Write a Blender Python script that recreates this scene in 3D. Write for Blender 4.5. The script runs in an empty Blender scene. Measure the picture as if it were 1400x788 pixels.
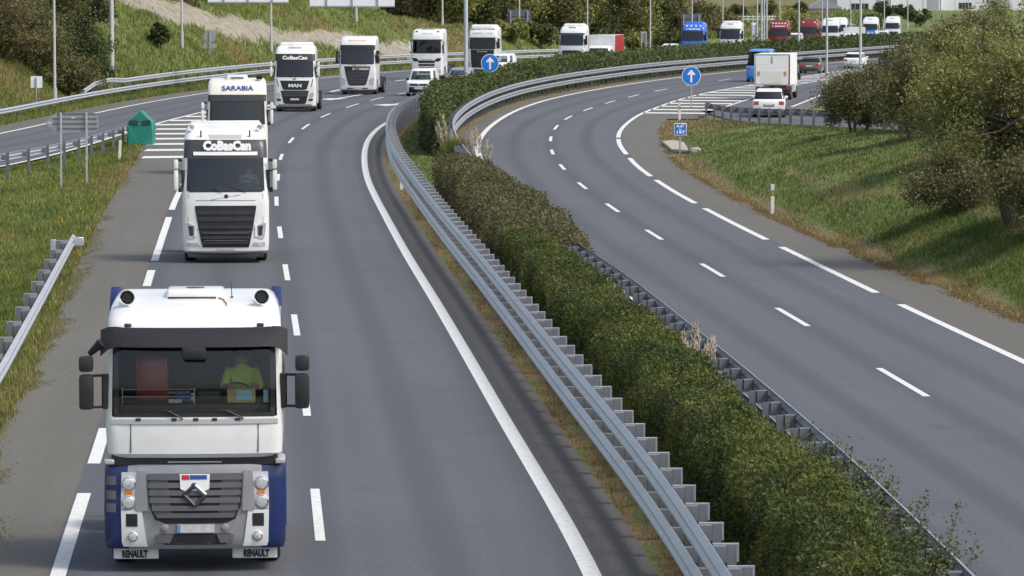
import bpy, bmesh, math, random
import numpy as np
from mathutils import Vector, Matrix
S = bpy.context.scene
COL = S.collection
rng = np.random.default_rng(11)
random.seed(11)
R = math.radians

# ---------------------------------------------------------------- camera, sky, sun, exposure
F_PX, CAM_H, HORIZON = 5800.0, 8.4, -40.0          # focal length in photo pixels (1400 wide), eye height, horizon row
PITCH = math.atan((394 - HORIZON) / F_PX)
cam = bpy.data.cameras.new('camera'); camo = bpy.data.objects.new('camera', cam); COL.objects.link(camo)
cam.sensor_width = 36.0; cam.lens = F_PX / 1400 * 36.0
cam.clip_start = 0.5; cam.clip_end = 6000
camo.location = (0, 0, CAM_H); camo.rotation_euler = (math.pi / 2 - PITCH, 0, 0)
S.camera = camo
SUN_EL, SUN_AZ = R(50), R(119)                       # azimuth clockwise from +Y (away from the camera)
W = bpy.data.worlds.new('World'); S.world = W; W.use_nodes = True
nt = W.node_tree; nt.nodes.clear()
sky = nt.nodes.new('ShaderNodeTexSky'); sky.sky_type = 'NISHITA'; sky.sun_disc = False
sky.sun_elevation = SUN_EL; sky.sun_rotation = SUN_AZ; sky.dust_density = 3.0; sky.air_density = 1.0
hs = nt.nodes.new('ShaderNodeHueSaturation'); hs.inputs['Saturation'].default_value = 0.72   # thin bright cloud
bg = nt.nodes.new('ShaderNodeBackground'); bg.inputs['Strength'].default_value = 0.14
wo = nt.nodes.new('ShaderNodeOutputWorld')
nt.links.new(sky.outputs[0], hs.inputs['Color']); nt.links.new(hs.outputs[0], bg.inputs['Color'])
nt.links.new(bg.outputs[0], wo.inputs['Surface'])
sl = bpy.data.lights.new('sun', 'SUN'); sl.energy = 1.45; sl.angle = R(12); sl.color = (1.0, 0.95, 0.87)
so = bpy.data.objects.new('sun', sl); COL.objects.link(so)
sdir = Vector((math.sin(SUN_AZ) * math.cos(SUN_EL), math.cos(SUN_AZ) * math.cos(SUN_EL), math.sin(SUN_EL)))
so.rotation_euler = sdir.to_track_quat('Z', 'Y').to_euler(); so.location = (60, -20, 80)
S.view_settings.view_transform = 'Standard'; S.view_settings.look = 'None'
S.view_settings.exposure = 0.55; S.view_settings.gamma = 1.0; S.view_settings.use_curve_mapping = False
S.render.resolution_x = 1024; S.render.resolution_y = 576

# ---------------------------------------------------------------- lines of the road, X as a function of distance d
def grade(d):
    d = np.asarray(d, float)
    t = np.clip((d - 290) / 60, 0, None)
    return np.where(d < 290, 0.0, np.where(d < 350, -0.0085 * 60 * 0.5 * np.minimum(t, 1) ** 2, -0.0085 * (d - 320)))
DD = np.arange(-100.0, 1601.0, 0.5)
class Line:
    def __init__(s, pts, sig=9.0):
        p = np.array(sorted(pts), float); d, x = p[:, 0], p[:, 1]
        v = np.interp(DD, d, x)
        s0 = (x[1] - x[0]) / (d[1] - d[0]); s1 = (x[-1] - x[-2]) / (d[-1] - d[-2])
        v = np.where(DD < d[0], x[0] + (DD - d[0]) * s0, v); v = np.where(DD > d[-1], x[-1] + (DD - d[-1]) * s1, v)
        k = np.arange(-3 * sig, 3 * sig + .5, .5); w = np.exp(-.5 * (k / sig) ** 2); w /= w.sum()
        n = len(k) // 2
        pad = np.concatenate([v[0] + (np.arange(-n, 0)) * (v[1] - v[0]), v, v[-1] + np.arange(1, n + 1) * (v[-1] - v[-2])])
        s.v = np.convolve(pad, w, 'valid')
    def __call__(s, d): return np.interp(d, DD, s.v)
    def slope(s, d): return (s(np.asarray(d) + 1.0) - s(np.asarray(d) - 1.0)) / 2
    def off(s, o):                                   # parallel line, o metres to the right
        h = np.gradient(s.v, .5); n = np.sqrt(1 + h * h)
        x = s.v + o / n; y = DD - o * h / n
        q = Line.__new__(Line); q.v = np.interp(DD, y, x); return q
Lm = Line([(40, 1.9), (59, 1.15), (66, .72), (75, .1), (88, -.7), (107, -1.9), (125, -3.1), (143, -4.2), (162, -5.35), (173, -5.95), (189, -6.6), (200, -6.95),
           (212, -7.2), (225, -7.2), (237, -6.9), (250, -6.1), (268, -4.6), (287, -2.6), (325, 2.2), (350, 6), (395, 12.5), (450, 26), (520, 40), (560, 46.5), (625, 56), (700, 70), (900, 108)], 6)
Ll = Line([(40, -1.5), (65, -3.0), (82, -4.0), (100, -5.1), (118, -6.3), (136, -7.45), (155, -8.65), (192, -10.5), (211, -11.0), (230, -11.2), (247, -10.9), (266, -9.9),
           (280, -8.8), (293, -7.3), (320, -3.4), (350, 1.4), (395, 8.5), (450, 22), (520, 36), (560, 42.8), (700, 66)], 6)
Le = Line([(40, -5.15), (63, -6.6), (74, -7.25), (116, -9.95), (133, -11.0), (156, -12.4), (200, -14.6), (240, -15.2), (270, -14.4), (295, -12.6), (303, -12.0), (330, -8.9),
           (350, -4.5), (395, 3), (450, 17), (520, 31), (560, 38), (700, 61)], 6)
Lf = Line([(120, -45), (150, -36), (180, -30.6), (200, -28.0), (218, -26.4), (230, -25.8), (269, -23.5), (291, -21.2), (336, -15.6), (345, -14.3), (376, -9.6), (400, -4), (425, 3.5), (450, 12.5), (480, 20.5), (520, 27.5), (560, 34.5), (700, 57)], 7)
Lr = Line([(120, -36), (150, -27.6), (165, -24.4), (182, -21.9), (190, -21.1), (205, -20.4), (219, -20.1), (235, -19.5), (255, -18.3), (275, -16.1), (290, -13.5)], 5)   # near edge line of the exit road
Lsh = Line([(40, -6.2), (77, -9.4), (83, -9.7), (93, -10.3), (107, -11.4), (125, -12.7), (144, -14), (165, -15.3), (190, -16.8), (212, -18.3), (230, -19.4)], 5)
Rm = Line([(36, 6.55), (50, 6.12), (60, 5.72), (67, 5.36), (76, 4.86), (87, 4.2), (99, 3.5), (108, 3.0), (119, 2.4), (135, 1.3), (151, .3), (166, -.5), (182, -1.2), (197, -1.65), (205, -1.7), (214, -1.6), (228, -1.25),
           (244, -.5), (259, .5), (275, 2.05), (288, 3.9), (300, 5.8), (311, 7.8), (328, 10.8), (343, 13.7), (360, 17), (378, 20.6), (424, 31.0), (444, 35.5), (500, 47.5), (560, 60), (700, 88)], 6)
Rl = Line([(40, 11.5), (60, 9.95), (86, 8), (103, 6.8), (119, 5.6), (135, 4.5), (151, 3.5), (166, 2.7), (182, 2.1), (197, 1.8), (213, 1.9), (228, 2.3), (243, 3.15), (258, 4.6), (272, 6.3),
           (286, 8.3), (300, 10.6), (332, 16.7), (378, 24.6), (424, 35), (444, 39.5), (500, 51.3), (560, 63.8), (700, 91.8)], 6)
Re = Line([(40, 15), (60, 13.4), (91, 11.0), (107, 9.75), (119, 8.9), (141, 7.35), (162, 6.1), (182, 5.35), (204, 5.15), (215, 5.35), (224, 5.7), (235, 6.4), (249, 7.5), (261, 8.9), (278, 11.0), (293, 13.5),
           (312, 17.4), (339, 22.6), (374, 28.6), (392, 32.3), (424, 39.5), (444, 44), (500, 55.5), (700, 96)], 5)
Rsh = Line([(40, 17.8), (60, 16.0), (80, 14.2), (102, 12.3), (113, 11.3), (124, 10.4), (135, 9.6), (147, 8.8), (164, 7.95), (180, 7.4), (195, 7.25), (207, 7.45), (222, 7.9), (238, 8.6), (255, 9.8)], 5)
Pl = Line([(245, 11.0), (259, 12.7), (285, 16.6), (314, 20.9), (330, 24.3), (357, 28.6), (395, 34.5), (420, 39.5)], 5)          # left edge of the entry lane
Pr = Line([(255, 16.2), (273, 18.9), (290, 21.3), (302, 23.1), (313, 25.2), (324, 27.2), (360, 33.5), (400, 41.5), (450, 53.5), (500, 64)], 5)
RF = Line([(40, 33), (90, 26), (120, 21.8), (150, 18.6), (180, 16.1), (197, 14.7), (220, 13.1), (240, 11.7), (252, 10.9), (262, 10.6)], 5)   # verge rail of the entry road, which climbs towards us
def ramp_z(d): t = np.clip(242 - np.asarray(d, float), 0, None); return .030 * t * t / (t + 8)
RA = Lm.off(1.05)                                    # guard rails
_rb = Rm.off(-1.2)
RB = Line([(36, 5.85), (50, 5.45), (54, 5.3), (60, 5.06), (67, 4.7), (76, 4.2), (87, 3.5), (99, 2.75)] + [(float(q), float(_rb(q))) for q in np.arange(114, 720, 6.0)], 4)
RC = Line([(120, -50), (150, -40.5), (180, -34), (200, -31), (236, -28.0), (252, -27.4), (274, -26.1), (299, -23.7), (338, -18.8), (373, -13.6), (400, -7.5), (430, 1.5), (450, 8), (480, 15.5), (520, 23), (560, 30), (700, 52)], 7)

def vnoise(x, y, seed=0):
    x = np.asarray(x, float); y = np.asarray(y, float)
    xi = np.floor(x).astype(np.int64); yi = np.floor(y).astype(np.int64); fx = x - xi; fy = y - yi
    fx = fx * fx * (3 - 2 * fx); fy = fy * fy * (3 - 2 * fy)
    def h(a, b):
        n = (a * 374761393 + b * 668265263 + seed * 974711) & 0x7fffffff
        n = ((n ^ (n >> 13)) * 1274126177) & 0x7fffffff
        return ((n ^ (n >> 16)) & 0xffff) / 65535.0
    return (h(xi, yi) * (1 - fx) + h(xi + 1, yi) * fx) * (1 - fy) + (h(xi, yi + 1) * (1 - fx) + h(xi + 1, yi + 1) * fx) * fy
def fbm(x, y, seed=0, oct=4):
    s = 0; a = .5; t = 0
    for o in range(oct):
        s = s + a * vnoise(x * 2 ** o, y * 2 ** o, seed + o * 7); t += a; a *= .5
    return s / t
def sstep(a, b, x):
    t = np.clip((x - a) / (b - a), 0, 1); return t * t * (3 - 2 * t)

HILLH = ([0, 150, 300, 340, 370, 400, 425, 450, 520, 700], [13, 13, 11, 9.5, 8, 6.2, 4.2, 3.0, 1.6, 1.0])
def hill_part(x, d):
    sl_ = RC.slope(d)
    s = (RC(d) - x - 1.8) / np.sqrt(1 + sl_ ** 2)
    Hh = np.interp(d, *HILLH)
    t = np.clip(s / (1.75 * Hh), 0, 1)
    h = Hh * (t ** 1.25) * (2.2 - 1.2 * t) / 1.0
    n = (fbm(x * .22, d * .09, 3) - .5) * 1.3 * sstep(0, 4, s) + (fbm(x * .9, d * .5, 5) - .5) * .35 * sstep(0, 2, s)
    return np.where(s > 0, h + n, 0), s
def ground_z(x, d):
    x = np.asarray(x, float); d = np.asarray(d, float)
    z = grade(np.minimum(d, 700)) - .06 + np.clip(d - 700, 0, 900) * .0075
    h, s = hill_part(x, d)
    far = sstep(600, 740, d)
    z = z + h * (1 - far)
    # bank between the right-hand carriageway and the entry road
    sr = x - Rsh(d) - .6
    f = np.clip(sr / np.maximum(RF(d) + .2 - Rsh(d) - .6, .5), 0, 1)
    z = z + np.where((sr > 0) & (d < 252), ramp_z(d) * (f * (1.55 - .55 * f)), 0)
    z = z + np.where((sr > 0) & (x < RF(d) - .2) & (d < 245), (fbm(x * .5, d * .25, 9) - .5) * .4 * sstep(0, 2, sr) * sstep(240, 225, d), 0)
    # hollow in the grass triangle by the exit road
    sg = np.minimum(Lsh(d) - x, x - (Lr(d) - .3)); sg = np.where(d < 215, sg, 0)
    z = z + np.where(sg > 0, -.35 * sstep(0, 3.0, sg) + (fbm(x * .6, d * .3, 21) - .5) * .35 * sstep(0.2, 1.5, sg), 0)
    # soil mound in the middle strip
    sm = np.minimum(x - RA(d), RB(d) - x)
    z = z + np.where(sm > 0, .18 * sstep(0, 1.0, sm), 0)
    # flat meadow far beyond the road
    z = z + np.where((d > 480), (fbm(x * .03, d * .012, 31) - .5) * 1.2 * sstep(480, 600, d) * sstep(2, 30, s), 0)
    return z
def gz(x, d): return float(ground_z(np.array([x]), np.array([d]))[0])

# ---------------------------------------------------------------- materials
def nd(t, ty, **kw):
    n = t.nodes.new(ty)
    for k, v in kw.items(): setattr(n, k, v)
    return n
def lk(t, a, b): t.links.new(a, b)
def mixrgb(t, fac, a, b, mode='MIX'):
    m = nd(t, 'ShaderNodeMix', data_type='RGBA', blend_type=mode)
    for sock, v in ((m.inputs[0], fac), (m.inputs[6], a), (m.inputs[7], b)):
        if hasattr(v, 'links') or isinstance(v, bpy.types.NodeSocket): lk(t, v, sock)
        else: sock.default_value = v if not isinstance(v, tuple) or len(v) == 4 else (*v, 1)
    return m.outputs[2]
def ramp(t, fac, stops):
    r = nd(t, 'ShaderNodeValToRGB'); lk(t, fac, r.inputs[0])
    el = r.color_ramp.elements
    while len(el) < len(stops): el.new(.5)
    for e, (p, c) in zip(el, stops): e.position = p; e.color = (*c, 1) if len(c) == 3 else c
    return r.outputs[0]
def noise(t, scale, vec=None, detail=3, rough=.55):
    n = nd(t, 'ShaderNodeTexNoise'); n.inputs['Scale'].default_value = scale; n.inputs['Detail'].default_value = detail; n.inputs['Roughness'].default_value = rough
    if vec is not None: lk(t, vec, n.inputs['Vector'])
    return n.outputs[0]
MATS = {}
def base_mat(name):
    m = bpy.data.materials.new(name); m.use_nodes = True; t = m.node_tree; t.nodes.clear()
    p = nd(t, 'ShaderNodeBsdfPrincipled'); o = nd(t, 'ShaderNodeOutputMaterial'); lk(t, p.outputs[0], o.inputs[0])
    MATS[name] = m; return m, t, p
def pmat(name, col, rough=.5, metal=0.0, var=.08, scale=6.0, dirt=0.0, dirtcol=(.12, .10, .08), coat=0.0, bump=0.0, emit=None):
    m, t, p = base_mat(name)
    tc = nd(t, 'ShaderNodeTexCoord'); n = noise(t, scale, tc.outputs['Object'], 5, .6)
    dark = tuple(c * (1 - var) for c in col); lite = tuple(min(1, c * (1 + var)) for c in col)
    c = ramp(t, n, [(.3, dark), (.7, lite)])
    if dirt:
        n2 = noise(t, scale * .45, tc.outputs['Object'], 6, .7)
        f = ramp(t, n2, [(.45, (0, 0, 0)), (.8, (dirt, dirt, dirt))])
        c = mixrgb(t, f, c, dirtcol)
    lk(t, c, p.inputs['Base Color'])
    p.inputs['Roughness'].default_value = rough; p.inputs['Metallic'].default_value = metal
    if coat: p.inputs['Coat Weight'].default_value = coat; p.inputs['Coat Roughness'].default_value = .06
    if bump:
        b = nd(t, 'ShaderNodeBump'); b.inputs['Strength'].default_value = bump; b.inputs['Distance'].default_value = .02
        lk(t, noise(t, scale * 8, tc.outputs['Object'], 3), b.inputs['Height']); lk(t, b.outputs[0], p.inputs['Normal'])
    return m
pmat('white_paint', (.80, .80, .79), .3, 0, .03, 2.0, .36, (.42, .39, .34), coat=.5)
pmat('cream_paint', (.78, .75, .66), .35, 0, .03, 2.0, .28, (.42, .38, .32), coat=.4)
pmat('navy_paint', (.008, .020, .105), .4, 0, .1, 3, .2, (.08, .08, .08), coat=.25)
pmat('blue_paint', (.03, .16, .62), .3, 0, .08, 3, .15, coat=.6)
pmat('sky_blue_paint', (.05, .25, .68), .3, 0, .08, 3, .15, coat=.6)
pmat('red_paint', (.22, .012, .025), .3, 0, .1, 3, .15, coat=.6)
pmat('bright_red_paint', (.42, .02, .03), .4, 0, .1, 3, .15, coat=.3)
pmat('taupe_paint', (.16, .13, .115), .28, .35, .06, 3, .1, coat=.7)
pmat('silver_paint', (.42, .43, .45), .3, .5, .05, 3, .15, coat=.5)
pmat('black_plastic', (.018, .018, .020), .5, 0, .2, 6, .15)
pmat('dark_plastic', (.035, .036, .040), .45, 0, .2, 6, .2)
pmat('grey_plastic', (.31, .31, .325), .4, .3, .08, 5, .3, (.16, .14, .12))
pmat('slat_grey', (.135, .135, .15), .42, .2, .1, 5, .3, (.12, .11, .10))
pmat('visor_grey', (.045, .046, .05), .35, 0, .1, 5, .1)
pmat('visor_black', (.010, .011, .014), .75, 0, .1, 5, .05)
pmat('rubber', (.022, .021, .02), .85, 0, .2, 9, .5, (.07, .065, .055))
pmat('rim_metal', (.34, .34, .34), .5, .4, .1, 8, .5)
pmat('chrome', (.72, .72, .72), .18, 1.0, .04, 6, .15)
pmat('chassis', (.028, .027, .027), .7, 0, .2, 6, .4, (.09, .08, .07))
pmat('orange_lens', (.62, .19, .03), .25, 0, .1, 9, coat=.6)
pmat('red_lens', (.36, .02, .015), .25, 0, .1, 9, coat=.6)
pmat('lamp_reflector', (.74, .75, .76), .2, .35, .1, 22, coat=1.0)
pmat('lamp_lens', (.60, .61, .62), .12, .3, .25, 18, coat=1.0)
pmat('plate_white', (.55, .55, .55), .5, 0, .18, 14)
pmat('plate_blue', (.08, .28, .55), .5)
pmat('letter_white', (.82, .82, .80), .5, 0, .02)
pmat('letter_dark', (.03, .035, .05), .5, 0, .05)
pmat('letter_blue', (.03, .08, .32), .5, 0, .05)
pmat('letter_red', (.5, .03, .04), .5, 0, .05)
pmat('letter_grey', (.42, .42, .42), .5, 0, .05)
pmat('letter_ochre', (.52, .30, .10), .5, 0, .1)
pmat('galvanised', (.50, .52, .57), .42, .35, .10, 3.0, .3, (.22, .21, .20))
pmat('galvanised_dull_shaded', (.17, .18, .20), .55, .3, .16, 3.5, .4, (.16, .145, .13))  # zinc darkened in its colour for the shade on rail backs and posts
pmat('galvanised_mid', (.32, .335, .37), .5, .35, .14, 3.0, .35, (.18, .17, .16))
pmat('pole_metal', (.50, .52, .54), .5, .25, .08, 1.2, .2, (.30, .29, .27))
pmat('sign_back', (.36, .38, .41), .5, .3, .08, 2, .2, (.28, .27, .26))
pmat('sign_back_dark', (.13, .15, .18), .5, .2, .08, 2)
pmat('sign_blue', (.012, .17, .60), .45, 0, .04, 3)
pmat('sign_white', (.82, .83, .84), .5, 0, .03, 3)
pmat('post_white', (.74, .73, .70), .55, 0, .05, 8, .3)
pmat('post_yellow', (.55, .42, .05), .5)
pmat('green_plastic', (.012, .20, .15), .5, 0, .14, 4, .2, (.06, .16, .12))
pmat('green_dark', (.006, .05, .045), .6, 0, .1, 4)
pmat('concrete', (.40, .37, .32), .9, 0, .15, 2, .4, (.25, .21, .16), bump=.4)
pmat('seat_red', (.16, .01, .012), .8)
pmat('cab_interior', (.035, .036, .038), .8, 0, .2, 5)
pmat('dash_grey', (.05, .05, .052), .6, 0, .2, 7)
pmat('card_tan', (.46, .36, .17), .7)
pmat('card_blue', (.35, .60, .70), .7)
pmat('cloth_blue', (.03, .11, .42), .8)
pmat('vest_yellow', (.70, .90, .05), .7, 0, .08, 12)
pmat('skin', (.42, .24, .16), .6)
pmat('hair', (.03, .02, .015), .7)
pmat('cloth_dark', (.03, .032, .04), .85)
pmat('wall_white', (.66, .68, .70), .7, 0, .05, .2, .15, (.5, .5, .5))
pmat('wall_grey', (.34, .36, .38), .7, 0, .08, .2)
pmat('roof_grey', (.28, .29, .30), .8)
pmat('far_glass', (.03, .04, .05), .15, 0, .1, 1)
pmat('plume', (.42, .37, .28), .9, 0, .15, 14)
pmat('bark', (.085, .068, .05), .95, 0, .25, 9, .3, (.05, .05, .04), bump=.4)
pmat('twig', (.10, .078, .056), .9, 0, .25, 7)
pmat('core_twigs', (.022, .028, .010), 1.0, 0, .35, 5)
pmat('deck_concrete', (.30, .29, .28), .9, 0, .1, 1)
pmat('rust_stain', (.42, .24, .10), .8)

def glass_mat(name, tint, ior=1.6):
    m = bpy.data.materials.new(name); m.use_nodes = True; t = m.node_tree; t.nodes.clear()
    tr = nd(t, 'ShaderNodeBsdfTransparent'); tr.inputs[0].default_value = (*tint, 1)
    gl = nd(t, 'ShaderNodeBsdfGlossy'); gl.inputs['Roughness'].default_value = .03; gl.inputs['Color'].default_value = (.95, .97, 1, 1)
    fr = nd(t, 'ShaderNodeFresnel'); fr.inputs[0].default_value = ior
    mx = nd(t, 'ShaderNodeMixShader'); o = nd(t, 'ShaderNodeOutputMaterial')
    lk(t, fr.outputs[0], mx.inputs[0]); lk(t, tr.outputs[0], mx.inputs[1]); lk(t, gl.outputs[0], mx.inputs[2]); lk(t, mx.outputs[0], o.inputs[0])
    MATS[name] = m
glass_mat('glass', (.74, .84, .80), 1.7); glass_mat('glass_clear', (.92, .96, .94), 1.5); glass_mat('glass_dark', (.30, .35, .36))

def asphalt(name, c0, c1, tint, tracks):
    m, t, p = base_mat(name)
    tc = nd(t, 'ShaderNodeTexCoord'); uv = tc.outputs['UV']; ob = tc.outputs['Object']
    fine = noise(t, 14, ob, 8, .85)
    mp = nd(t, 'ShaderNodeMapping'); mp.inputs['Scale'].default_value = (1.5, .02, 1); lk(t, uv, mp.inputs[0])
    streak = noise(t, 1.0, mp.outputs[0], 5, .65)
    big = noise(t, .07, ob, 4, .6)
    c = ramp(t, streak, [(.30, tuple(v * .86 for v in c0)), (.70, tuple(v * 1.1 for v in c1))])
    c = mixrgb(t, .6, c, ramp(t, fine, [(.32, tuple(v * .25 for v in c0)), (.5, tuple(v * .95 for v in c0)), (.68, tuple(v * 1.9 for v in c1))]))
    c = mixrgb(t, .30, c, ramp(t, big, [(.35, tuple(v * .8 for v in tint)), (.65, tuple(v * 1.15 for v in tint))]))
    if tracks:
        sx = nd(t, 'ShaderNodeSeparateXYZ'); lk(t, uv, sx.inputs[0])
        wv = nd(t, 'ShaderNodeMath', operation='MULTIPLY'); lk(t, sx.outputs[0], wv.inputs[0]); wv.inputs[1].default_value = 2 * math.pi / 1.8
        cs = nd(t, 'ShaderNodeMath', operation='COSINE'); lk(t, wv.outputs[0], cs.inputs[0])
        f = ramp(t, cs.outputs[0], [(.0, (0, 0, 0)), (1.0, (1, 1, 1))])
        mm = nd(t, 'ShaderNodeMath', operation='MULTIPLY'); lk(t, f, mm.inputs[0]); lk(t, noise(t, .5, mp.outputs[0], 4, .6), mm.inputs[1])
        c = mixrgb(t, mm.outputs[0], c, tuple(v * .58 for v in c0))
        spot = ramp(t, noise(t, .55, ob, 7, .7), [(.56, (0, 0, 0)), (.72, (.55, .55, .55))]); c = mixrgb(t, spot, c, tuple(v * .7 for v in c0))
    lk(t, c, p.inputs['Base Color']); p.inputs['Roughness'].default_value = .82
    b = nd(t, 'ShaderNodeBump'); b.inputs['Strength'].default_value = .35; b.inputs['Distance'].default_value = .01
    lk(t, fine, b.inputs['Height']); lk(t, b.outputs[0], p.inputs['Normal'])
asphalt('asphalt', (.092, .097, .107), (.113, .118, .129), (.098, .103, .115), True)
asphalt('asphalt_shoulder', (.108, .102, .086), (.145, .136, .114), (.128, .119, .098), False)
asphalt('asphalt_dark', (.098, .090, .080), (.128, .118, .105), (.110, .101, .090), False)
def paint_mat():
    m, t, p = base_mat('road_paint')
    tc = nd(t, 'ShaderNodeTexCoord'); n = noise(t, 9, tc.outputs['Object'], 6, .75)
    c = ramp(t, n, [(.30, (.36, .36, .35)), (.46, (.68, .68, .655)), (.75, (.76, .76, .74))])
    lk(t, c, p.inputs['Base Color']); p.inputs['Roughness'].default_value = .7
paint_mat()
def ground_mat():
    m, t, p = base_mat('ground_cover')
    at = nd(t, 'ShaderNodeAttribute', attribute_name='cover'); ge = nd(t, 'ShaderNodeNewGeometry'); pos = ge.outputs['Position']
    n1 = noise(t, .35, pos, 6, .65); n2 = noise(t, 4.0, pos, 5, .7)
    g = ramp(t, n1, [(.3, (.072, .110, .026)), (.5, (.115, .152, .036)), (.72, (.18, .185, .058))])
    g = mixrgb(t, .35, g, ramp(t, n2, [(.3, (.045, .075, .016)), (.7, (.20, .23, .06))]))
    sp = nd(t, 'ShaderNodeSeparateColor'); lk(t, at.outputs['Color'], sp.inputs[0])
    def brk(ch, lo, hi):
        a = nd(t, 'ShaderNodeMath', operation='ADD'); lk(t, ch, a.inputs[0])
        b = nd(t, 'ShaderNodeMath', operation='MULTIPLY_ADD'); lk(t, n2, b.inputs[0]); b.inputs[1].default_value = .8; b.inputs[2].default_value = -.4
        lk(t, b.outputs[0], a.inputs[1])
        return ramp(t, a.outputs[0], [(lo, (0, 0, 0)), (hi, (1, 1, 1))])
    soil = ramp(t, noise(t, 1.6, pos, 7, .75), [(.3, (.13, .10, .06)), (.5, (.28, .25, .19)), (.7, (.40, .37, .31))])
    dry = ramp(t, noise(t, 3.0, pos, 6, .7), [(.3, (.10, .062, .028)), (.7, (.27, .175, .08))])
    c = mixrgb(t, brk(sp.outputs[1], .35, .65), g, dry)
    n3 = noise(t, .9, pos, 5, .7); am = nd(t, 'ShaderNodeMath', operation='MULTIPLY_ADD'); lk(t, n3, am.inputs[0]); am.inputs[1].default_value = 1.6; am.inputs[2].default_value = -.8
    ad = nd(t, 'ShaderNodeMath', operation='ADD'); lk(t, sp.outputs[0], ad.inputs[0]); lk(t, am.outputs[0], ad.inputs[1])
    c = mixrgb(t, brk(ad.outputs[0], .38, .52), c, soil)
    lk(t, c, p.inputs['Base Color']); p.inputs['Roughness'].default_value = .95
    b = nd(t, 'ShaderNodeBump'); b.inputs['Strength'].default_value = .6; b.inputs['Distance'].default_value = .12
    lk(t, n2, b.inputs['Height']); lk(t, b.outputs[0], p.inputs['Normal'])
ground_mat()
def leaf_mat(name, cols, scale=.8, trans=.25):
    m, t, p = base_mat(name)
    ge = nd(t, 'ShaderNodeNewGeometry'); n = noise(t, scale, ge.outputs['Position'], 3, .6)
    k = nd(t, 'ShaderNodeMath', operation='MULTIPLY_ADD'); lk(t, ge.outputs['Random Per Island'], k.inputs[0]); k.inputs[1].default_value = .42
    h = nd(t, 'ShaderNodeMath', operation='MULTIPLY_ADD'); lk(t, n, h.inputs[0]); h.inputs[1].default_value = 2.1; h.inputs[2].default_value = -.76
    lk(t, h.outputs[0], k.inputs[2])
    c = ramp(t, k.outputs[0], [(i / (len(cols) - 1), q) for i, q in enumerate(cols)])
    lk(t, c, p.inputs['Base Color']); p.inputs['Roughness'].default_value = .6; p.inputs['Specular IOR Level'].default_value = .3
    if trans:
        tr = nd(t, 'ShaderNodeBsdfTranslucent'); lk(t, c, tr.inputs[0])
        mx = nd(t, 'ShaderNodeMixShader'); mx.inputs[0].default_value = trans
        o = [x for x in t.nodes if x.type == 'OUTPUT_MATERIAL'][0]
        lk(t, p.outputs[0], mx.inputs[1]); lk(t, tr.outputs[0], mx.inputs[2]); lk(t, mx.outputs[0], o.inputs[0])
leaf_mat('leaf_hedge', [(.030, .046, .012), (.066, .090, .020), (.112, .130, .028), (.21, .19, .042)])
leaf_mat('leaf_brown', [(0.058, 0.0609, 0.0261), (0.1015, 0.0986, 0.0406), (0.1421, 0.1305, 0.058), (0.203, 0.1668, 0.0798)])
leaf_mat('leaf_oleander', [(0.0377, 0.0609, 0.0203), (0.0696, 0.0986, 0.029), (0.1131, 0.1377, 0.0435), (0.174, 0.174, 0.0653)])
leaf_mat('leaf_willow', [(0.0997, 0.1196, 0.0326), (0.1776, 0.1994, 0.0544), (0.281, 0.281, 0.0816), (0.4169, 0.3715, 0.1359)])
leaf_mat('leaf_dusk', [(0.0849, 0.0792, 0.0415), (0.1282, 0.1244, 0.0528), (0.1734, 0.1734, 0.0641), (0.2356, 0.2168, 0.0849)])
leaf_mat('leaf_dark', [(0.026, 0.0416, 0.0143), (0.0494, 0.0715, 0.0208), (0.0806, 0.104, 0.0286), (0.13, 0.143, 0.0455)])
leaf_mat('leaf_olive', [(0.0798, 0.0798, 0.0319), (0.1276, 0.1232, 0.0464), (0.174, 0.1595, 0.0609), (0.2465, 0.203, 0.087)])
def attr_mat():
    m, t, p = base_mat('grass_blades')
    at = nd(t, 'ShaderNodeAttribute', attribute_name='col'); ge = nd(t, 'ShaderNodeNewGeometry')
    v = nd(t, 'ShaderNodeMath', operation='MULTIPLY_ADD'); lk(t, ge.outputs['Random Per Island'], v.inputs[0]); v.inputs[1].default_value = .7; v.inputs[2].default_value = .65
    c = nd(t, 'ShaderNodeVectorMath', operation='SCALE'); lk(t, at.outputs['Vector'], c.inputs[0]); lk(t, v.outputs[0], c.inputs['Scale'])
    lk(t, c.outputs[0], p.inputs['Base Color']); p.inputs['Roughness'].default_value = .7; p.inputs['Specular IOR Level'].default_value = .2
    tr = nd(t, 'ShaderNodeBsdfTranslucent'); lk(t, c.outputs[0], tr.inputs[0]); mx = nd(t, 'ShaderNodeMixShader'); mx.inputs[0].default_value = .3
    o = [x for x in t.nodes if x.type == 'OUTPUT_MATERIAL'][0]
    lk(t, p.outputs[0], mx.inputs[1]); lk(t, tr.outputs[0], mx.inputs[2]); lk(t, mx.outputs[0], o.inputs[0])
attr_mat()

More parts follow.
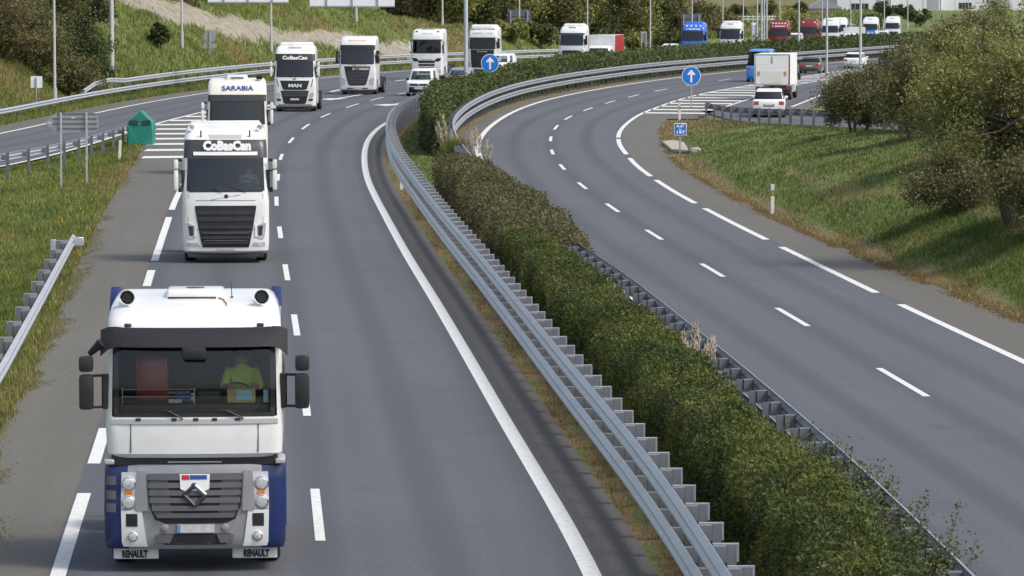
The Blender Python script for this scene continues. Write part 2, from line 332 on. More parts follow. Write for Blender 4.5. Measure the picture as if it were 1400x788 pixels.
# ---------------------------------------------------------------- mesh helpers
def link(name, mesh, mat=None, parent=None, loc=None, rz=0.0):
    o = bpy.data.objects.new(name, mesh); COL.objects.link(o)
    if mat and mesh and not mesh.materials: mesh.materials.append(MATS[mat])
    if parent: o.parent = parent
    if loc is not None: o.location = loc
    if rz: o.rotation_euler = (0, 0, rz)
    return o
def tag(o, label, cat, group=None):
    o['label'] = label; o['category'] = cat
    if group: o['group'] = group
    return o
def empty(name, loc, rz=0.0, label=None, cat=None, group=None):
    o = bpy.data.objects.new(name, None); COL.objects.link(o); o.location = loc; o.rotation_euler = (0, 0, rz); o.empty_display_size = .2
    if label: tag(o, label, cat, group)
    return o
def np_mesh(name, verts, faces, uv=None, smooth=False):
    """verts (n,3), faces (m,k) with k = 3 or 4"""
    verts = np.asarray(verts, np.float32); faces = np.asarray(faces, np.int32); k = faces.shape[1]
    me = bpy.data.meshes.new(name)
    me.vertices.add(len(verts)); me.vertices.foreach_set('co', verts.ravel())
    me.loops.add(faces.size); me.loops.foreach_set('vertex_index', faces.ravel())
    me.polygons.add(len(faces)); me.polygons.foreach_set('loop_start', np.arange(0, faces.size, k, dtype=np.int32))
    if smooth: me.polygons.foreach_set('use_smooth', np.ones(len(faces), bool))
    me.update(calc_edges=True)
    if uv is not None:
        l = me.uv_layers.new(name='UVMap'); l.data.foreach_set('uv', np.asarray(uv, np.float32)[faces.ravel()].ravel())
    return me
class B:
    def __init__(s): s.bm = bmesh.new()
    def _bevel(s, vs, b, seg=1):
        es = {e for v in vs for e in v.link_edges}
        if b > 0: bmesh.ops.bevel(s.bm, geom=list(es), offset=b, segments=seg, affect='EDGES', profile=.6, clamp_overlap=True)
    def box(s, x0, x1, y0, y1, z0, z1, b=0.0, seg=1, tx=1.0, ty=1.0, M=None):
        cx, cy = (x0 + x1) / 2, (y0 + y1) / 2; vs = []
        for (x, y, z) in ((x0, y0, z0), (x1, y0, z0), (x1, y1, z0), (x0, y1, z0), (x0, y0, z1), (x1, y0, z1), (x1, y1, z1), (x0, y1, z1)):
            if z == z1: x = cx + (x - cx) * tx; y = cy + (y - cy) * ty
            v = Vector((x, y, z)); vs.append(s.bm.verts.new(M @ v if M else v))
        for f in ((3, 2, 1, 0), (4, 5, 6, 7), (0, 1, 5, 4), (1, 2, 6, 5), (2, 3, 7, 6), (3, 0, 4, 7)): s.bm.faces.new([vs[i] for i in f])
        s._bevel(vs, b, seg); return s
    def cyl(s, p0, p1, r0, r1=None, n=12, caps=True):
        r1 = r0 if r1 is None else r1; p0 = Vector(p0); p1 = Vector(p1); d = (p1 - p0).normalized()
        a = d.orthogonal().normalized(); c = d.cross(a); A = []; Bq = []
        for i in range(n):
            t = 2 * math.pi * i / n; q = a * math.cos(t) + c * math.sin(t)
            A.append(s.bm.verts.new(p0 + q * r0)); Bq.append(s.bm.verts.new(p1 + q * r1))
        for i in range(n): s.bm.faces.new((A[i], A[(i + 1) % n], Bq[(i + 1) % n], Bq[i]))
        if caps: s.bm.faces.new(A[::-1]); s.bm.faces.new(Bq)
        return s
    def lathe(s, prof, n=20, M=None, axis='y'):
        rows = []
        for r, h in prof:
            row = []
            for i in range(n):
                t = 2 * math.pi * i / n
                v = Vector((r * math.cos(t), h, r * math.sin(t))) if axis == 'y' else (Vector((h, r * math.cos(t), r * math.sin(t))) if axis == 'x' else Vector((r * math.cos(t), r * math.sin(t), h)))
                row.append(s.bm.verts.new(M @ v if M else v))
            rows.append(row)
        for a, b in zip(rows, rows[1:]):
            for i in range(n): s.bm.faces.new((a[i], a[(i + 1) % n], b[(i + 1) % n], b[i]))
        s.bm.faces.new(rows[0][::-1]); s.bm.faces.new(rows[-1]); return s
    def prism(s, poly, lo, hi, axis='y', b=0.0):
        mk = {'y': lambda a, c, h: (a, h, c), 'x': lambda a, c, h: (h, a, c), 'z': lambda a, c, h: (a, c, h)}[axis]
        A = [s.bm.verts.new(mk(a, c, lo)) for a, c in poly]; C = [s.bm.verts.new(mk(a, c, hi)) for a, c in poly]; n = len(poly)
        s.bm.faces.new(A); s.bm.faces.new(C[::-1])
        for i in range(n): s.bm.faces.new((A[(i + 1) % n], A[i], C[i], C[(i + 1) % n]))
        s._bevel(A + C, b); return s
    def tube(s, pts, r, n=8):
        for a, b in zip(pts, pts[1:]): s.cyl(a, b, r if not isinstance(r, (list, tuple)) else r[0], None, n)
        return s
    def grid(s, P):
        V = [[s.bm.verts.new(p) for p in row] for row in P]
        for a, b in zip(V, V[1:]):
            for i in range(len(a) - 1): s.bm.faces.new((a[i], a[i + 1], b[i + 1], b[i]))
        return s
    def mesh(s, name, smooth=38.0):
        bmesh.ops.recalc_face_normals(s.bm, faces=s.bm.faces)
        if smooth:
            lim = R(smooth)
            for f in s.bm.faces: f.smooth = True
            for e in s.bm.edges: e.smooth = len(e.link_faces) == 2 and e.calc_face_angle(0) < lim
        me = bpy.data.meshes.new(name); s.bm.to_mesh(me); s.bm.free(); return me
    def build(s, name, mat, parent=None, smooth=38.0, loc=None, rz=0.0):
        return link(name, s.mesh(name, smooth), mat, parent, loc, rz)
DEPS = None
def text(name, body, size, mat, parent, M, bold=0.0, shear=0.0, depth=.004, width=None):
    """flat lettering; M places it: local x right, y up, z towards the reader"""
    cu = bpy.data.curves.new(name, 'FONT'); cu.body = body; cu.size = size; cu.align_x = 'CENTER'; cu.align_y = 'CENTER'; cu.shear = shear; cu.offset = bold; cu.extrude = depth; cu.resolution_u = 2
    tmp = bpy.data.objects.new(name + '_tmp', cu); COL.objects.link(tmp)
    dg = bpy.context.evaluated_depsgraph_get(); dg.update()
    me = bpy.data.meshes.new_from_object(tmp.evaluated_get(dg)); bpy.data.objects.remove(tmp); bpy.data.curves.remove(cu)
    if width:
        co = np.empty(len(me.vertices) * 3, np.float32); me.vertices.foreach_get('co', co); co = co.reshape(-1, 3)
        co[:, 0] *= width / (co[:, 0].max() - co[:, 0].min()); me.vertices.foreach_set('co', co.ravel())
    me.transform(M); me.update(); me.materials.clear(); me.name = name
    return link(name, me, mat, parent)
def faceM(x, y, z, tilt=0.0):                         # reader stands at -y; tilt leans the top backwards
    return Matrix.Translation((x, y, z)) @ Matrix.Rotation(math.pi / 2 - tilt, 4, 'X')

# ---------------------------------------------------------------- ground
gx = np.unique(np.concatenate([np.arange(-60, 70.1, .8), np.linspace(-900, -60, 40), np.linspace(70, 1100, 44), np.linspace(-90, -60, 20), np.linspace(70, 110, 20)]))
gy = np.unique(np.concatenate([np.linspace(-120, 40, 33), np.arange(40, 460, 1.4), np.arange(460, 760, 4.0), np.linspace(760, 1500, 40), np.linspace(1500, 4500, 10)]))
GX, GY = np.meshgrid(gx, gy)
GZ = ground_z(GX, GY)
nx_, ny_ = len(gx), len(gy)
idx = np.arange(nx_ * ny_).reshape(ny_, nx_)
faces = np.stack([idx[:-1, :-1], idx[:-1, 1:], idx[1:, 1:], idx[1:, :-1]], -1).reshape(-1, 4)
gm = np_mesh('ground', np.stack([GX, GY, GZ], -1).reshape(-1, 3), faces, smooth=True)
def cover(x, d):
    h, s = hill_part(x, d)
    zc = 4.9 - (d - 345) * .058
    soil = np.exp(-((h - zc - (fbm(x * .3, d * .08, 40) - .5) * 3) / (.75 + .6 * fbm(x * .1, d * .05, 44))) ** 2) * sstep(318, 335, d) * sstep(418, 400, d) * (s > 0)
    soil2 = np.exp(-((h - (6.0 - (d - 300) * .05)) / 1.2) ** 2) * sstep(.52, .66, fbm(x * .25 + d * .12, d * .1, 47)) * sstep(292, 300, d) * sstep(335, 322, d) * (s > 0)
    soil = np.clip(np.maximum(soil * (.55 + .75 * fbm(x * .7, d * .35, 49)), soil2 * .8), 0, 1)
    sr = x - Rsh(d); right = (sr > -.3) & (d < 245)
    dry = np.where(right, np.exp(-(np.clip(sr, 0, 9) / (.45 + .9 * fbm(d * .15, x * 0, 50))) ** 2), 0)
    dry = np.maximum(dry, np.where(right, sstep(.6, .76, fbm(x * .35, d * .12, 52)) * .5, 0))
    dry = np.maximum(dry, np.where(right & (d > 195), sstep(195, 225, d) * .85 * fbm(x * .5, d * .2, 51) * 1.5, 0))
    sm = np.minimum(x - RA(d), RB(d) - x)
    dry = np.maximum(dry, np.where((sm > -.4) & (sm < .6), .75, 0))
    sg = Lsh(d) - x
    dry = np.maximum(dry, np.where((sg > -.2) & (d < 215), np.exp(-(np.clip(sg, 0, 9) / .6) ** 2) * .6 + sstep(.6, .75, fbm(x * .3, d * .12, 57)) * .5 * (x > Lr(d)), 0))
    dry = np.maximum(dry, np.where(s > 0, sstep(.5, .75, fbm(x * .18, d * .08, 61)) * .6, 0))
    dry = np.maximum(dry, np.where((s > 12) & (d > 470), sstep(.42, .68, fbm(x * .05, d * .03, 66)) * .75, 0))
    return soil, np.clip(dry, 0, 1)
so_, dr_ = cover(GX.ravel(), GY.ravel())
ca = gm.color_attributes.new('cover', 'FLOAT_COLOR', 'POINT')
ca.data.foreach_set('color', np.stack([so_, dr_, np.zeros_like(so_), np.ones_like(so_)], -1).astype(np.float32).ravel())
ground = link('ground', gm, 'ground_cover'); ground['kind'] = 'structure'

# ---------------------------------------------------------------- carriageways
def strip(name, fl, fr, d0, d1, zo, mat, nx=3, step=2.0, parent=None, ref=None):
    d = np.arange(d0, d1 + step * .5, step); a = fl(d); b = fr(d)
    t = np.linspace(0, 1, nx + 1)
    X = a[:, None] * (1 - t) + b[:, None] * t; D = np.repeat(d[:, None], nx + 1, 1); Z = grade(D) + zo
    rf = (ref or fl)(d)[:, None]
    n, m = X.shape; ix = np.arange(n * m).reshape(n, m)
    f = np.stack([ix[:-1, :-1], ix[:-1, 1:], ix[1:, 1:], ix[1:, :-1]], -1).reshape(-1, 4)
    me = np_mesh(name, np.stack([X, D, Z], -1).reshape(-1, 3), f, np.stack([X - rf, D], -1).reshape(-1, 2))
    return link(name, me, mat, parent)
def st(o): o['kind'] = 'structure'; return o
road_l = st(strip('motorway_road', lambda d: Le(d) - .15, lambda d: Lm(d) + .1, 20, 760, .008, 'asphalt', 4, ref=Ll))
road_r = st(strip('motorway_road', lambda d: Rm(d) - .1, lambda d: Re(d) + .15, 20, 760, .008, 'asphalt', 4, ref=Rl))
exit_r = st(strip('exit_road', lambda d: Lf(d) - .1, lambda d: np.where(d < 262, Lr(d) + .1, np.where(d > 300, Le(d), Lr(d) * (1 - (d - 262) / 38) + Le(d) * (d - 262) / 38)), 120, 760, .004, 'asphalt', 4, ref=Lf))
entry_r = st(strip('entry_road', Pl, Pr, 249, 420, .004, 'asphalt', 3))
_g = grade
def grade_ramp(d): return _g(d) + ramp_z(d)
grade = grade_ramp
entry_a = strip('entry_road_slope', lambda d: RF(d) + .5, lambda d: RF(d) + 7.0, 70, 258, .000, 'asphalt', 3, parent=entry_r)
grade = _g
sh1 = st(strip('hard_shoulder', Lsh, lambda d: Le(d) - .1, 20, 216, .004, 'asphalt_shoulder', 3, ref=Le))
sh2 = st(strip('gore_pavement', lambda d: np.maximum(Lr(d), np.where(d < 214, Lsh(d), Lr(d))), lambda d: Le(d) - .1, 206, 292, .000, 'asphalt_shoulder', 3, ref=Le))
sh3 = st(strip('median_shoulder', lambda d: Lm(d) + .05, lambda d: RA(d) - .12, 20, 420, .004, 'asphalt_dark', 2, ref=Lm))
sh4 = st(strip('hard_shoulder', lambda d: Re(d) + .1, Rsh, 20, 250, .004, 'asphalt_shoulder', 3, ref=Re))
sh5 = st(strip('median_shoulder', lambda d: RB(d) + .15, lambda d: Rm(d) - .05, 20, 600, .004, 'asphalt_shoulder', 2, ref=Rm))
sh6 = st(strip('hard_shoulder', lambda d: Lf(d) - 2.0, lambda d: Lf(d) - .05, 120, 760, .000, 'asphalt_shoulder', 2, ref=Lf))
sh7 = st(strip('gore_pavement', lambda d: Re(d) + .1, lambda d: np.maximum(Pl(d), Re(d) + .1), 241, 404, .000, 'asphalt_shoulder', 3, ref=Re))
sh8 = st(strip('hard_shoulder', Pr, lambda d: Pr(d) + 1.4, 250, 420, .000, 'asphalt_shoulder', 2, ref=Pr))
def stripe(name, f, w, d0, d1, parent, zo=.013, step=2.0):
    n = max(2, int(abs(d1 - d0) / step) + 1); d = np.linspace(d0, d1, n)
    h = f.slope(d); k = w / 2 * np.sqrt(1 + h * h)
    P = np.empty((n, 2, 3)); P[:, 0, 0] = f(d) - k; P[:, 1, 0] = f(d) + k; P[:, :, 1] = d[:, None]; P[:, :, 2] = (grade(d) + zo)[:, None]
    ix = np.arange(2 * n).reshape(n, 2); fa = np.stack([ix[:-1, 0], ix[:-1, 1], ix[1:, 1], ix[1:, 0]], -1)
    return link(name, np_mesh(name, P.reshape(-1, 3), fa), 'road_paint', parent)
def ypx(y):                                          # photo row to distance on the carriageway
    d = CAM_H * F_PX / (y - HORIZON)
    for _ in range(20): d = (CAM_H - float(grade(d))) * F_PX / (y - HORIZON)
    return d
stripe('edge_line', Lm, .26, 22, 560, road_l); stripe('edge_line', Rm, .26, 22, 600, road_r)
for y0, y1 in ((744, 672), (571, 528), (460, 431), (384, 362), (326, 310), (281.5, 269), (247, 238), (218.6, 210.5), (195.5, 188), (176.5, 169.5), (160.4, 154.8), (147, 141.6), (137.3, 132.8), (128.8, 125), (122, 118.5)):
    stripe('lane_dash', Ll, .15, ypx(y0), ypx(y1), road_l)
d = 56.0
for k in range(2): stripe('lane_dash', Ll, .15, 24 + k * 16, 29 + k * 16, road_l)
for d in np.arange(340, 560, 17.5): stripe('lane_dash', Ll, .15, d, d + 5.5, road_l)
for y0, y1 in ((830, 678), (637, 588), (548, 470), (452, 402), (392, 370), (357, 297), (287, 258), (253, 232), (228, 213)):
    stripe('edge_dash', Le, .22, ypx(y0), ypx(y1), road_l)
stripe('edge_dash', Le, .22, 191, 268, road_l)
for d in np.arange(284, 360, 11.0): stripe('edge_dash', Le, .34, d, d + 6.0, road_l)
stripe('edge_line', Lf, .22, 125, 560, exit_r); stripe('edge_line', Lr, .22, 125, 268, exit_r)
for y0, y1 in ((544, 505), (447, 422), (379, 361), (328, 314.5), (290, 278.5), (258.5, 249.5), (232, 224.5), (211, 204.5), (193, 186.5), (177, 171), (163.5, 158.2), (151.5, 147), (141.5, 137.6), (133, 129.3), (124.8, 121.4), (117, 114.5), (110.3, 107.6)):
    stripe('lane_dash', Rl, .15, ypx(y0), ypx(y1), road_r)
for d in (28, 45, 62.5): stripe('lane_dash', Rl, .15, d, d + 5.5, road_r)
for d in np.arange(350, 560, 17.5): stripe('lane_dash', Rl, .15, d, d + 5.5, road_r)
for y0, y1 in ((512, 417), (401, 338), (328, 285), (278, 246), (241, 216), (211, 190)): stripe('edge_dash', Re, .22, ypx(y0), ypx(y1), road_r)
for d in (24, 48, 70): stripe('edge_dash', Re, .22, d, d + 19, road_r)
stripe('edge_line', Re, .22, ypx(188), 404, road_r); stripe('edge_line', Pr, .2, 262, 420, entry_r); stripe('edge_line', Pl, .2, 255, 398, entry_r)
for d in np.arange(412, 560, 11): stripe('edge_dash', Re, .2, d, d + 5, road_r)
def bar(fl, fr, d, w, skew, parent):
    x0, x1 = float(fl(d)) , float(fr(d)); 
    if x1 - x0 < .5: return
    P = [(x0, d, 0), (x1, d + skew, 0), (x1, d + skew + w, 0), (x0, d + w, 0)]
    P = [(x, y, float(grade(y)) + .013) for x, y, _ in P]
    link('hatch_bar', np_mesh('hatch_bar', P, [(0, 1, 2, 3)]), 'road_paint', parent)
for d in (190, 197.6, 204.5, 211, 217.5, 224, 230.5, 237, 243.5, 250, 256.5, 263):
    bar(lambda q: np.maximum(Lr(q) + .2, np.where(q < 226, Lsh(q) + .15, -99)), lambda q: Le(q) - .1, d, 2.1, .6, sh2)
for d in np.arange(250, 398, 6.0): bar(lambda q: Re(q) + .1, lambda q: np.minimum(Pl(q) - .1, Re(q) + 7), d, 2.0, -.9, sh7)
# merge arrows painted on two lanes
def arrow(x0, d0, x1, d1):
    ax = Vector((x1 - x0, d1 - d0)); L = ax.length; ax.normalize(); nm = Vector((ax.y, -ax.x))
    pts = [(-.13, 3.4), (-.13, L), (.13, L), (.13, 3.4), (.62, 3.4), (0.1, 0), (-1.0, 1.4), (-.62, 3.4)]
    V = []
    for s_, l_ in pts:
        p = Vector((x0, d0)) + ax * l_ + nm * s_; V.append((p.x, p.y, float(grade(p.y)) + .014))
    me = bpy.data.meshes.new('lane_arrow'); me.from_pydata(V, [], [tuple(range(len(V)))]); me.update()
    link('lane_arrow', me, 'road_paint', road_l)
arrow(-11.9, 276, -10.2, 288); arrow(-7.9, 264, -6.0, 276)

# ---------------------------------------------------------------- guard rails
def wbeam(L):
    prof = [(0, -.155), (.0, -.135), (.08, -.10), (.08, -.055), (.005, -.02), (.005, .02), (.08, .055), (.08, .10), (0, .135), (0, .155)]
    th = .006
    ring = [(a, c) for a, c in prof] + [(a - th, c) for a, c in prof[::-1]]
    V = [(x, -a, c) for x in (0, L) for a, c in ring]; n = len(ring)
    Fc = [(i, (i + 1) % n, n + (i + 1) % n, n + i) for i in range(n)]
    m = len(prof)
    me = np_mesh('beam', V, Fc); return me
def rail(name, pts, heights, post_h, label, cat='guard rail', group=None, beam_mat='galvanised', post_every=2.0, blade=True, first=None):
    """pts: polyline (x, y, z) from near to far; the beam faces to the left of the way of travel"""
    P = np.array(pts, float); seg = np.sqrt((np.diff(P[:, :2], axis=0) ** 2).sum(1)); s = np.concatenate([[0], np.cumsum(seg)])
    tot = s[-1]; at = lambda q: np.array([np.interp(q, s, P[:, i]) for i in range(3)])
    root = empty(name, tuple(P[0]), 0, label, cat, group); o0 = P[0]
    bm = wbeam(4.03); bm.materials.append(MATS[beam_mat])
    pb = B(); pb.box(-.03, .03, .22, .34, -.35, post_h, 0.0)
    pm = pb.mesh('post', 0); pm.materials.append(MATS['galvanised_dull_shaded'])
    sb = B(); sb.box(-.055, .055, .02, .21, -.11, .11, .008)
    sm_ = sb.mesh('spacer', 0); sm_.materials.append(MATS['galvanised_dull_shaded'])
    if blade:
        bb = B(); bb.box(-.022, .022, .04, .37, post_h - .22, post_h + .02, 0.006)
        for hx in (.22, .30): bb.cyl((-.023, hx, post_h - .08), (-.026, hx, post_h - .08), .02, n=8)
        bmh = bb.mesh('post_blade', 0); bmh.materials.append(MATS['galvanised_mid'])
    q = 0.0
    while q < tot - .5:
        a = at(q); b = at(min(q + 4.0, tot)); ang = math.atan2(b[1] - a[1], b[0] - a[0])
        for h in heights: link('beam', bm, None, root, (a[0] - o0[0], a[1] - o0[1], a[2] - o0[2] + h)).rotation_euler = (0, -math.atan2(b[2] - a[2], 4.0), ang)
        q += 4.0
    q = 0.4
    while q < tot - .2:
        a = at(q); b = at(min(q + .5, tot)); c = at(max(q - .5, 0)); ang = math.atan2(b[1] - c[1], b[0] - c[0])
        loc = (a[0] - o0[0], a[1] - o0[1], a[2] - o0[2])
        p = link('post', pm, None, root, loc, ang); 
        for h in heights: link('spacer', sm_, None, p, (0, 0, h))
        if blade: link('blade', bmh, None, p, (0, 0, 0))
        q += post_every
    return root
def line_pts(f, d0, d1, step=4.0, rev=False):
    d = np.arange(d0, d1, step); p = [(float(f(q)), q, float(grade(q))) for q in d]
    return p[::-1] if rev else p
# beam faces local -y; travelling along +x local.  Going away from the camera (+Y) its -y side points to +X (right)
railA = rail('guard_rail', line_pts(RA, 36, 330, rev=True), (.60, 1.16), 1.28, 'tall double-beam guard rail curving along the left edge of the median hedge')
railB = rail('guard_rail', line_pts(RB, 36, 500), (.64, 1.12), 1.22, 'double-beam guard rail along the right side of the median hedge', blade=False, beam_mat='galvanised_mid')  # darker beam tone carries the shade on this rail's back
railC = rail('guard_rail', line_pts(RC, 150, 470, rev=False), (.62,), .85, 'long guard rail at the foot of the left hillside, along the exit road', post_every=4.0, blade=False)
RC2 = RC.off(-.12)
up = [(float(RC(272)) - .9, 268, .15), (float(RC(275)) - .6, 274, .75)] + [(float(RC(q)) - .0, q, float(grade(q)) + .55) for q in np.arange(279, 470, 4.0)]
railC2 = rail('guard_rail', up, (.62,), .62, 'upper beam of the guard rail below the rocky hillside, its near end ramped down', post_every=4.0, blade=False)
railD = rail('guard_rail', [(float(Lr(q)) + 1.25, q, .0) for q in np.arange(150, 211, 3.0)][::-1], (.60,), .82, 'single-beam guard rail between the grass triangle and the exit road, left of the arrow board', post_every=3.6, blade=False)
railE = rail('guard_rail', [(-12.75, 122.5, -.05), (-11.4, 103, -.05), (-10.1, 84, -.05), (-9.2, 70, -.05), (-8.4, 58, -.05), (-7.3, 40, -.05)][::-1], (.62,), .80, 'short guard rail on the grass left of the nearest truck, with a bent end', post_every=4.0)
railF = rail('guard_rail', [(float(RF(q)), q, float(ramp_z(q))) for q in np.arange(120, 252, 4.0)][::-1][::-1], (.62,), .82, 'dark guard rail on the grass crest in front of the white car and box lorry', blade=False, beam_mat='galvanised_dull_shaded', post_every=4.0)
railG = rail('guard_rail', [(float(RF(q)) + 7.4, q, float(ramp_z(q))) for q in np.arange(196, 240, 4.0)][::-1], (.55,), .72, 'pale guard rail across the entry road, left of the dark bushes', blade=False, post_every=4.0)
# bent end of the short rail
ex, ey = -12.75 - (-7.3), 122.5 - 40
e = B(); e.box(ex - .04, ex + .36, ey - .02, ey + .05, .50, .76, .02); e.build('bent_end', 'galvanised', railE)
e = B(); e.box(ex - .55, ex - .40, ey - .5, ey - .42, -.1, .72, .01); e.build('end_post', 'galvanised', railE)

# ---------------------------------------------------------------- vehicles
NF = 12
def ring(w, yf, bow, r, yb, sf, rb=.07):
    half = []                                        # right half, from the front centre to the back centre
    for i in range(NF // 2, NF + 1):
        x = -(w - r) + 2 * (w - r) * i / NF; half.append((x, yf + bow * (x / w) ** 2))
    yc = yf + bow * ((w - r) / w) ** 2 + r
    for k in range(1, 5):
        a = -math.pi / 2 + k * math.pi / 8; half.append((w - r + r * math.cos(a), yc + r * math.sin(a)))
    for f in sf: half.append((w, yc + (yb - rb - yc) * f))
    half.append((w, yb - rb)); half.append((w - rb * .3, yb - rb * .3)); half.append((w - rb, yb)); 
    half.append((0, yb))
    left = [(-x, y) for x, y in half[1:-1]][::-1]
    return half + left
def seg_kind(i, nsf):
    """front 0.., corner, side, back for the right half; mirrored for the left"""
    a = NF // 2
    def k(j):
        if j < a: return ('front', j)
        if j < a + 4: return ('corner', j - a)
        if j < a + 4 + nsf + 1: return ('side', j - a - 4)
        return ('back', 0)
    n_half = a + 4 + nsf + 1 + 2 + 1
    return k(i) if i < n_half else k(2 * n_half - 1 - i)
class Cab:
    """shell lofted over height; rows = (z, half width, front y, bow, corner radius, back y)"""
    def __init__(s, rows, sf=(.10, .55)):
        s.rows = sorted(rows); s.sf = sf; a = np.array(s.rows); s.z = a[:, 0]; s.a = a
    def row(s, z, ins=0.0):
        w, yf, b, r, yb = [float(np.interp(z, s.z, s.a[:, k])) for k in range(1, 6)]
        return w - ins, yf + ins, b, max(r - ins, .02), yb - ins
    def fy(s, x, z):
        w, yf, b, r, yb = s.row(z); ax = min(abs(x), w - .001); yl = yf + b * (min(ax, w - r) / w) ** 2
        if ax > w - r: yl = yf + b * ((w - r) / w) ** 2 + r - math.sqrt(max(0, r * r - (ax - w + r) ** 2))
        return yl
    def by(s, x, z): return s.row(z)[4]
    def loft(s, zs, classify, mats, parent, ins=0.0, cap=True, names=None):
        """classify(z_mid, kind, j) -> key; one mesh part per key"""
        rings = [[Vector((x, y, z)) for x, y in ring(*s.row(z, ins), s.sf)] for z in zs]
        n = len(rings[0]); buckets = {}
        for a in range(len(zs) - 1):
            for i in range(n):
                kd, j = seg_kind(i, len(s.sf)); key = classify((zs[a] + zs[a + 1]) / 2, kd, j, i >= n / 2)
                if key: buckets.setdefault(key, []).append((a, i))
        out = {}
        for key, cells in buckets.items():
            b = B(); cache = {}
            def V(a, i):
                i %= n
                if (a, i) not in cache: cache[(a, i)] = b.bm.verts.new(rings[a][i])
                return cache[(a, i)]
            for a, i in cells:
                b.bm.faces.new((V(a, i), V(a, i + 1), V(a + 1, i + 1), V(a + 1, i)))
            if cap and key == 'body':
                for a in (0, len(zs) - 1):
                    try: b.bm.faces.new([V(a, i) for i in range(n)][::(-1 if a == 0 else 1)])
                    except ValueError: pass
            nm = (names or {}).get(key, key)
            out[key] = b.build(nm, mats[key], parent, 40)
        return out
    def plate(s, name, mat, parent, zs, xl, xr, off=.012, th=.03, nx=6, back=False):
        """panel that follows the front (or back) face; xl, xr numbers or lists matching zs"""
        zs = list(zs); xl = [xl] * len(zs) if not isinstance(xl, (list, tuple)) else xl; xr = [xr] * len(zs) if not isinstance(xr, (list, tuple)) else xr
        b = B(); sgn = 1 if back else -1; f = s.by if back else s.fy
        def P(x, z, o): return (x, f(x, z) + sgn * o, z)
        G = [[P(l + (r - l) * k / nx, z, off) for k in range(nx + 1)] for z, l, r in zip(zs, xl, xr)]
        H = [[P(l + (r - l) * k / nx, z, off - th) for k in range(nx + 1)] for z, l, r in zip(zs, xl, xr)]
        A = [[b.bm.verts.new(p) for p in row] for row in G]; C = [[b.bm.verts.new(p) for p in row] for row in H]
        m = len(zs)
        for i in range(m - 1):
            for k in range(nx):
                b.bm.faces.new((A[i][k], A[i][k + 1], A[i + 1][k + 1], A[i + 1][k]))
            b.bm.faces.new((A[i][0], A[i + 1][0], C[i + 1][0], C[i][0])); b.bm.faces.new((A[i][nx], C[i][nx], C[i + 1][nx], A[i + 1][nx]))
        for k in range(nx):
            b.bm.faces.new((A[0][k], C[0][k], C[0][k + 1], A[0][k + 1])); b.bm.faces.new((A[m - 1][k], A[m - 1][k + 1], C[m - 1][k + 1], C[m - 1][k]))
        return b.build(name, mat, parent, 40)
WHEEL = {}
def wheel(parent, x, y, r, w, side):
    key = (r, w)
    if key not in WHEEL:
        t = B(); h = w / 2; q = r * .58
        t.lathe([(q, -h * .8), (r * .9, -h), (r * .985, -h * .8), (r, -h * .4), (r, h * .4), (r * .985, h * .8), (r * .9, h), (q, h * .8)], 28, axis='x'); tm = t.mesh('tyre', 50); tm.materials.append(MATS['rubber'])
        t = B(); t.lathe([(q, h * .45), (q * .98, h * .86), (q * .86, h * .80), (q * .62, h * .45), (q * .3, h * .6), (q * .28, h * .95), (.01, h * .97)], 22, axis='x'); rm = t.mesh('rim', 30); rm.materials.append(MATS['rim_metal'])
        WHEEL[key] = (tm, rm)
    e = bpy.data.objects.new('wheel', None); COL.objects.link(e); e.parent = parent; e.location = (x, y, r); e.empty_display_size = .1
    if side < 0: e.rotation_euler = (0, 0, math.pi)
    link('tyre', WHEEL[key][0], None, e); link('rim', WHEEL[key][1], None, e)
def disc(parent, name, mat, x, y, z, r, th=.03, rim=None):
    b = B(); b.lathe([(r, th), (r, -.2 * th), (r * .8, -th * .6), (r * .1, -th * .8)], 16, Matrix.Translation((x, y, z))); o = b.build(name, mat, parent, 30)
    if rim:
        b = B(); b.lathe([(r * 1.05, th), (r * 1.2, -.3 * th), (r * 1.02, -.45 * th), (r * 1.0, th)], 16, Matrix.Translation((x, y, z))); b.build('lamp_ring', rim, o, 30)
    return o
